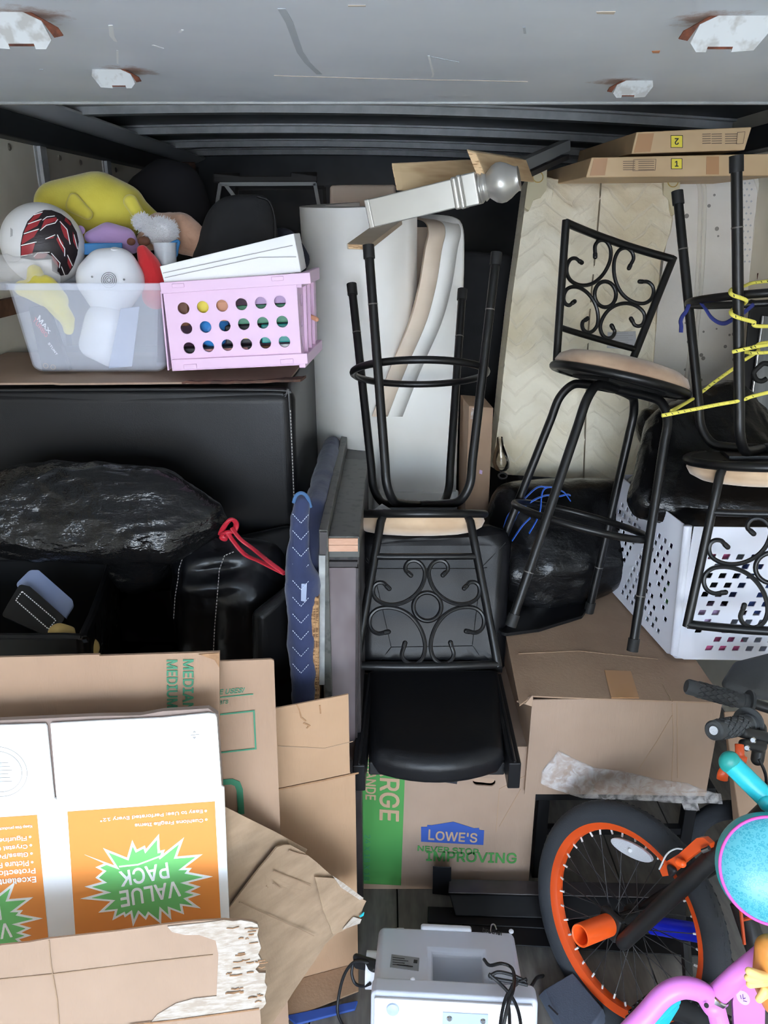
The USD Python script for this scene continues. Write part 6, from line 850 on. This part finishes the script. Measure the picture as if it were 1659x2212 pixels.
# ------------------------------------------------------------------ stunt bike lying against the load
bk_t = thing('bicycle', 'black stunt bike with orange rims and orange front peg, leaning by the carton', 'bicycle', (.53, 1.35, 0))
C = A3(.5321, 1.3481, .2216); e3, e4 = -2.5667, .2441; n = A3(math.cos(e3) * math.cos(e4), math.sin(e3) * math.cos(e4), math.sin(e4)); wa = unit(np.cross(n, A3(0, 0, 1))); wb2 = np.cross(n, wa)
def rimpt(t, r, o=0.0): return C + r * (math.cos(t) * wa + math.sin(t) * wb2) + n * o
def ring(prof, segs=96): 
    """closed (radius, along the axle) outline turned round the wheel axle"""
    k = len(prof); V = [rimpt(2 * math.pi * i / segs, r, o) for i in range(segs) for r, o in prof]; F = []
    for i in range(segs):
        j = (i + 1) % segs
        for a in range(k): b = (a + 1) % k; F += [(i * k + a, j * k + a, j * k + b), (i * k + a, j * k + b, i * k + b)]
    m = trimesh.Trimesh(V, np.array(F), process=False); m.fix_normals(); return m
t = np.linspace(0, 2 * math.pi, 17)[:-1]; part(bk_t, 'tyre', ring([(.2235 + .027 * math.cos(q), .025 * math.sin(q)) for q in t]), 'tyre', True)
part(bk_t, 'tyre_tread', [tube([rimpt(q, .2488, o) , rimpt(q + .028, .2488, o * .8)], .0014, 4) for q in np.linspace(0, 6.283, 90, endpoint=False) for o in (-.009, .009)], 'tyre', kind='stuff')
part(bk_t, 'rim', ring([(.206, -.017), (.208, -.014), (.203, .0), (.208, .014), (.206, .017), (.196, .015), (.188, .010), (.186, 0), (.188, -.010), (.196, -.015)]), 'rim_orange', 40)
part(bk_t, 'hub', lathe([(0, -.05), (.012, -.05), (.012, -.034), (.024, -.033), (.024, -.029), (.014, -.026), (.014, .026), (.024, .029), (.024, .033), (.012, .034), (.012, .05), (0, .05)], C, n, 24), 'fork_black', 40)
for i in range(36):
    a = 2 * math.pi * i / 36; s = 1 if i % 2 else -1; off = (.42 if (i // 2) % 2 else -.42); p0 = rimpt(a + off, .0225, .031 * s); p1 = rimpt(a, .176, .003 * s); sp = part(bk_t, 'spoke', tube([p0, p1], .0011, 5), 'spoke_steel'); part(sp, 'nipple', tube([p1, rimpt(a, .188, 0)], .0024, 6), 'nipple')
def wp_(px, py, o): 
    pl = Plane(C + n * o, C + n * o + wa, C + n * o + wb2); return pl.hit(px, py)
def fp_ell(cx, cy, o, dx, dy, L_, w): c = wp_(cx, cy, o); u = unit(wp_(cx + dx, cy + dy, o) - c); return c, u
c, u = fp_ell(1366, 1835, .012, 46, 22, 0, 0); part(bk_t, 'wheel_reflector', rhull([c + u * .052 * math.cos(q) + np.cross(n, u) * .014 * math.sin(q) + n * z_ for q in np.linspace(0, 6.28, 26) for z_ in (0, .005)], .002), 'reflector', 40); part(bk_t, 'reflector_stud', ell(c + n * .008, (.005,) * 3, None, 2), 'nipple', True)
part(bk_t, 'peg', lathe([(.0225, .04), (.0235, .043), (.0235, .145), (.022, .147), (.019, .145), (.019, .05), (0, .05)], C, n, 32), 'peg_orange', 40); part(bk_t, 'peg_hole', ext(sg.Point(0, 0).buffer(.003), 0, .0006, Plane(C + n * .085 + unit(A3(0, 0, EYE) - C) * .0236, C + n * .2 + unit(A3(0, 0, EYE) - C) * .0236, C + n * .085 + wb2 + unit(A3(0, 0, EYE) - C) * .0236)), 'seam_dark'); part(bk_t, 'axle_nut', rod(C + n * .036, C + n * .06, .016, 6), 'fork_black')
fb, ft = wp_(1342, 2040, .052), wp_(1540, 1852, .050); part(bk_t, 'fork_leg', tube([fb, fb * .96 + ft * .04, fb * .9 + ft * .1, (fb + ft) / 2, ft], [.014, .0165, .0165, .018, .0185], 18), 'fork_black', True); part(bk_t, 'fork_leg', tube([C - n * .05, ft - n * .10], [.014, .018], 14), 'fork_black', True); part(bk_t, 'dropout', rhull([C + n * o + wa * x + wb2 * y for o in (.044, .050) for x in (-.022, .022) for y in (-.022, .022)], .006, 2), 'fork_black', 40); part(bk_t, 'fork_crown', rhull([ft, ft - n * .10, ft + unit(ft - fb) * .03, ft - n * .1 + unit(ft - fb) * .03], .018, 2), 'fork_black', 40)
cr_ = ft - n * .05 + unit(ft - fb) * .02; stx = unit(ft - fb); hd = W(1640, 1700, 1.36); part(bk_t, 'head_tube', tube([cr_, cr_ + stx * .16], .024, 20), 'fork_black', True)
stp = cr_ + stx * .30; part(bk_t, 'stem', tube([cr_ + stx * .1, stp], .013, 12), 'fork_black', True); hb_ = W(1700, 1560, 1.30)
part(bk_t, 'handlebar', tube(spline([W(1600, 1512, 1.46), W(1660, 1530, 1.45), W(1740, 1560, 1.42), stp + A3(.12, 0, .02), stp, stp + A3(.06, -.06, .03), W(1720, 1610, 1.28), W(1660, 1595, 1.27), W(1600, 1580, 1.26)], 8), .0112, 12), 'fork_black', True)
def grip(a, b, r, name='grip'):
    a, b = np.asarray(a), np.asarray(b); u = unit(b - a); L_ = np.linalg.norm(b - a); g_ = part(bk_t, name, lathe([(0, 0), (r * .8, .0), (r, .004), (r, .02), (r * .97, .024), (r * .97, L_ - .012), (r * 1.1, L_ - .010), (r * 1.1, L_), (0, L_)], a, u, 24), 'grip', 40)
    x = unit(np.cross(u, A3(0, 0, 1))); y = np.cross(u, x); dm = []
    for i in range(7):
        for j in range(10):
            q = 2 * math.pi * (j + .5 * (i % 2)) / 10; cc = a + u * (.03 + i * (L_ - .05) / 7) + (x * math.cos(q) + y * math.sin(q)) * r * .99; tt = -x * math.sin(q) + y * math.cos(q); dm.append(rhull([cc + u * .006, cc - u * .006, cc + tt * .004, cc - tt * .004], .0014, 0))
    part(g_, 'diamond_tread', dm, 'grip', kind='stuff'); return u
u1 = grip(W(1482, 1482, 1.47), W(1614, 1518, 1.455), .0165); part(bk_t, 'grip_flange', lathe([(.012, -.003), (.028, -.003), (.028, .003), (.012, .003)], W(1617, 1519, 1.455), u1, 28), 'grip', 40)
u2 = grip(W(1540, 1578, 1.22), W(1618, 1564, 1.30), .018); part(bk_t, 'grip_flange', lathe([(.012, -.003), (.030, -.003), (.030, .003), (.012, .003)], W(1616, 1562, 1.305), u2, 28), 'grip', 40); part(bk_t, 'grip_hole', lathe([(0, 0), (.008, 0), (.008, .002), (0, .002)], W(1541, 1578, 1.216), u2, 14), 'reflector')
part(bk_t, 'lever_clamp', blob([[(*W(1635, 1575, 1.30), .018), (*W(1640, 1610, 1.27), .014)], [(*W(1605, 1606, 1.24), .008), (*W(1640, 1610, 1.26), .014)], [(*W(1640, 1615, 1.27), .012), (*W(1636, 1640, 1.26), .012)]], .008, 4), 'fork_black', True)
for x, y in ((1626, 1599), (1613, 1616)): part(bk_t, 'bolt', lathe([(0, .003), (.004, .003), (.006, 0)], W(x, y, 1.222), unit(A3(0, 0, EYE) - W(x, y, 1.22)), 14), 'chrome', 30)
part(bk_t, 'brake_lever', tube(spline([W(1597, 1608, 1.225), W(1598, 1624, 1.215), W(1598, 1640, 1.21), W(1588, 1650, 1.205), W(1572, 1658, 1.2), W(1562, 1672, 1.195), W(1560, 1684, 1.195)], 6), [.007] * 10 + [.011] * 8 + [.0085] * 19, 10, False, (1.15, .55)), 'rim_orange', True)
cp0 = [wp_(x, y, .075) for x, y in ((1438, 1872), (1470, 1848), (1510, 1818), (1528, 1826), (1490, 1856), (1452, 1886), (1436, 1890))]; cplane = Plane(cp0[0], cp0[2], cp0[4])
ca = part(bk_t, 'brake_caliper', ext(sg.Polygon([cplane.uv(*p) for p in ((1430, 1880), (1440, 1864), (1470, 1846), (1508, 1812), (1522, 1811), (1534, 1822), (1534, 1830), (1516, 1832), (1484, 1856), (1448, 1888), (1434, 1890))]).buffer(.002), -.012, .004, cplane), 'rim_orange', 40); part(ca, 'pad', rhull([wp_(1447, 1874, .085), wp_(1456, 1880, .085), wp_(1450, 1888, .08)], .006, 1), 'fork_black', 40); part(ca, 'adjuster', rhull([wp_(1466, 1862, .09), wp_(1474, 1866, .09)], .0075, 2), 'peg_orange', True); part(ca, 'barrel', rod(wp_(1518, 1838, .085), wp_(1532, 1832, .085), .005, 10), 'chrome', 30); part(ca, 'brake_wire', tube(spline([wp_(1424, 1878, .09), wp_(1440, 1846, .092), wp_(1458, 1834, .092), wp_(1474, 1834, .09)], 6), .0018, 6), 'cable', True)
part(bk_t, 'fork_decal', ext(sg.Polygon([cplane.uv(*p) for p in ((1425, 1928), (1440, 1912), (1442, 1920), (1428, 1932))]), -.02, -.018, cplane), 'rim_orange'); part(bk_t, 'down_tube', tube([cr_ + stx * .06, A3(1.15, 1.05, .25)], .022, 18), 'fork_black', True); part(bk_t, 'top_tube', tube([cr_ + stx * .14, A3(1.2, 1.1, .45)], .016, 14), 'fork_black', True)
fdp = tube([W(1600, 1950, 1.14), W(1645, 2080, 1.08)], .02, 14); part(bk_t, 'frame_tube', fdp, 'fork_black', True); 
part(bk_t, 'frame_decal', [tube([W(1596 + k, 1955 + 32 * i, 1.118 - .008 * i), W(1618 + k, 1950 + 32 * i, 1.118 - .008 * i)], .003, 4) for i, k in ((0, 0), (1, 8), (2.5, 14))] + [tube([W(1599, 1955, 1.118), W(1608, 2040, 1.09)], .003, 4)], 'rim_orange', kind='stuff', label='orange outlined lettering on the frame')
for q in ([(1590, 1800, 1.3), (1566, 1830, 1.3), (1562, 1870, 1.3), (1575, 1920, 1.3)], [(1650, 1740, 1.3), (1620, 1760, 1.3), (1596, 1800, 1.3)], [(1640, 1640, 1.25), (1655, 1680, 1.25), (1652, 1740, 1.28)]): part(bk_t, 'brake_cable', tube(spline([W(*p) for p in q], 6), .003, 7), 'cable_black', True)
for a, b in (((1588, 1786), (1602, 1774)), ((1632, 1752), (1648, 1740))): part(bk_t, 'cable_adjuster', rod(W(*a, 1.27), W(*b, 1.27), .005, 10), 'chrome', 30)
part(bk_t, 'pedal_peg', rod(wp_(1408, 1998, -.10), wp_(1516, 2016, -.10), .020, 22), 'blue_anod', 40, label='blue ribbed anodised peg'); part(bk_t, 'peg_strut', tube([wp_(1480, 2030, -.13), wp_(1486, 2110, -.13)], .012, 8), 'fork_black')
# things behind the bike
single('bicycle_saddle', 'dark grey bike saddle in front of the laundry basket, beside the handlebar', 'saddle', blob([[(*W(1575, 1478, 1.62), .016), (*W(1600, 1446, 1.66), .02), (*W(1680, 1440, 1.66), .035), (*W(1700, 1490, 1.62), .03), (*W(1620, 1492, 1.60), .018)]], .012, 10), 'saddle', True)
single('tan_board', 'tan board leaning behind the handlebar beside the big carton', 'board', rhull([W(1566, 1540, 1.72), W(1720, 1530, 1.72), W(1600, 1780, 1.62), W(1720, 1780, 1.62), W(1566, 1540, 1.74), W(1720, 1530, 1.74), W(1600, 1780, 1.64), A3(.93, 1.6, .01), A3(1.0, 1.6, .01)], .003), 'card_dim')
part(bk_t, 'other_bike_tyre', hoop(W(1640, 1940, 1.62), A3(-.85, -.5, .1), .225, .026, 60, 12), 'tyre', True)  # tyre of another bike behind, grouped under this one
# ------------------------------------------------------------------ pink children's bike in the corner
pk_b = thing('child_bicycle', "pink child's bike with teal handlebar grip in the lower corner", 'bicycle', (.72, 1.0, 0))
part(pk_b, 'handlebar_grip', tube([W(1576, 1646, 1.14), W(1620, 1690, 1.12), W(1700, 1768, 1.08)], .0175, 18), 'teal', True); part(pk_b, 'grip_end', ell(W(1576, 1646, 1.138), (.018, .016, .02), None, 3), 'teal_dark', True); part(pk_b, 'bar_boss', ell(W(1655, 1735, 1.09), (.012, .012, .014), None, 3), 'teal', True); part(pk_b, 'bar', tube([W(1700, 1768, 1.08), W(1760, 1900, 1.0), A3(.72, .96, .5)], .012, 12), 'pink_frame', True)
part(pk_b, 'frame_tube', tube(spline([W(1330, 2260, .95), W(1392, 2196, .97), W(1432, 2152, .985), W(1470, 2134, .99), W(1510, 2140, .995), W(1540, 2164, 1.0)], 8), .0175, 18), 'pink_frame', True); part(pk_b, 'lug', blob([[(*W(1530, 2158, 1.0), .018), (*W(1540, 2174, .99), .018)], [(*W(1545, 2175, .99), .016), (*W(1562, 2240, .97), .016)]], .008, 4), 'pink_frame', True); part(pk_b, 'top_tube', tube([W(1550, 2148, 1.0), W(1590, 2110, 1.0), W(1690, 2030, 1.0)], .0178, 18), 'pink_frame', True)
rgc = W(1546, 2152, 1.0); rgn = unit(W(1600, 2104, 1.0) - rgc); part(pk_b, 'seat_clamp', lathe([(.0195, -.008), (.0215, -.006), (.0215, .006), (.0195, .008)], rgc, rgn, 30), 'chrome', 40); part(pk_b, 'bolt_hole', lathe([(0, .001), (.003, .001), (.004, 0)], W(1526, 2172, .97), unit(A3(0, 0, EYE) - W(1526, 2172, .97)), 12), 'seam_dark')
pgd = Plane(W(1590, 2230, .99), W(1660, 2230, .98), W(1600, 2070, 1.0)); part(pk_b, 'chain_guard', plate([(1590, 2112), (1640, 2084), (1652, 2120), (1650, 2300), (1590, 2300), (1582, 2160)], pgd, .02, .004, edge=.02), 'pink_frame', 40); part(pk_b, 'oval_sticker', ext(sa.rotate(sa.scale(sg.Point(*pgd.uv(1604, 2150)).buffer(.010), 1, 1.6), 12), .004, .005, pgd), 'sticker_pink'); part(pk_b, 'sticker_print', [stroke(l, pgd, .0012, .0056, .0008) for l in ([(1598, 2144), (1600, 2152)], [(1603, 2142), (1604, 2152), (1609, 2150)], [(1604, 2156), (1612, 2158)])], 'purple_cloth', kind='stuff')
part(pk_b, 'fender', blob([[(*W(1385, 2230, .99), .008), (*W(1420, 2190, 1.02), .012), (*W(1458, 2160, 1.04), .010)], [(*W(1420, 2200, 1.03), .01), (*W(1455, 2170, 1.05), .01), (*W(1400, 2260, 1.02), .01)]], .008, 4), 'teal', True)
pt = part(pk_b, 'tyre', hoop(W(1500, 2330, 1.05), unit(A3(-.75, -.6, .25)), .125, .026, 60, 12), 'rubber_cap', True); hc = W(1500, 2330, 1.05); hn = unit(A3(-.75, -.6, .25)); ha = unit(np.cross(hn, A3(0, 0, 1))); hb2 = np.cross(hn, ha); part(pk_b, 'tread_knobs', [rhull([hc + (math.cos(q) * ha + math.sin(q) * hb2) * r_ + hn * o for r_, o in ((.149, k - .004), (.149, k + .004), (.146, k))] + [hc + (math.cos(q + .04) * ha + math.sin(q + .04) * hb2) * .149 + hn * k], .0022, 0) for q in np.linspace(0, 6.28, 60) for k in (-.014, -.002, .010)], 'rubber_cap', kind='stuff')
hm = thing('handlebar_bag', 'round teal bag with pink piping and spotted front, above the pink bike', 'bag', W(1660, 1880, 1.02)); HC, HN = W(1672, 1880, 1.0), unit(A3(-.18, -.72, .42))
HR = .083; part(hm, 'side_band', lathe([(0, -.055), (HR * .8, -.055), (HR * .97, -.045), (HR * 1.03, -.02), (HR * 1.0, 0.0), (HR * .98, .004), (0, .004)], HC, HN, 56), 'helmet_side', 50); part(hm, 'piping', hoop(HC + HN * .003, HN, HR * .985, .0026, 64, 8), 'pink_trim', True)
mixmat('spots', {'tc': ('geometry', {}), 'v': ('voronoi_texture', {'scale': 170.0, 'randomness': .8}), 'r': ('rgb_ramp', {'ramp': [(0, S(86, 168, 182)), (.30, S(86, 168, 182)), (.34, S(58, 152, 170)), (.46, S(58, 152, 170)), (.5, S(88, 172, 186)), (1, S(88, 172, 186))]}), 'p': ('principled_bsdf', {'roughness': .25})}, [('tc.position', 'v.vector'), ('v.distance', 'r.fac'), ('r.color', 'p.base_color')])
part(hm, 'front_panel', lathe([(HR * .97, .003), (HR * .9, .011), (HR * .7, .019), (HR * .4, .024), (0, .026)], HC, HN, 56), 'spots', True)
bd = thing('bird_ornament', 'plain orange bird-shaped ornament with a cream tuft on the pink bike', 'ornament', W(1650, 2110, .95)); part(bd, 'body', blob([[(*W(1662, 2050, .95), .022), (*W(1668, 2120, .94), .03), (*W(1680, 2160, .94), .026)]], .007, 8), 'bird_orange', True)
for i, (x, y, x2, y2) in enumerate(((1640, 2108, 1618, 2098), (1644, 2122, 1620, 2126), (1652, 2140, 1640, 2158), (1640, 2116, 1616, 2112))): part(bd, 'feather', rhull([W(x + 14, y, .925)] + [W(x, y, .915), W(x2, y2, .912)], .006, 2), 'bird_tuft', True)
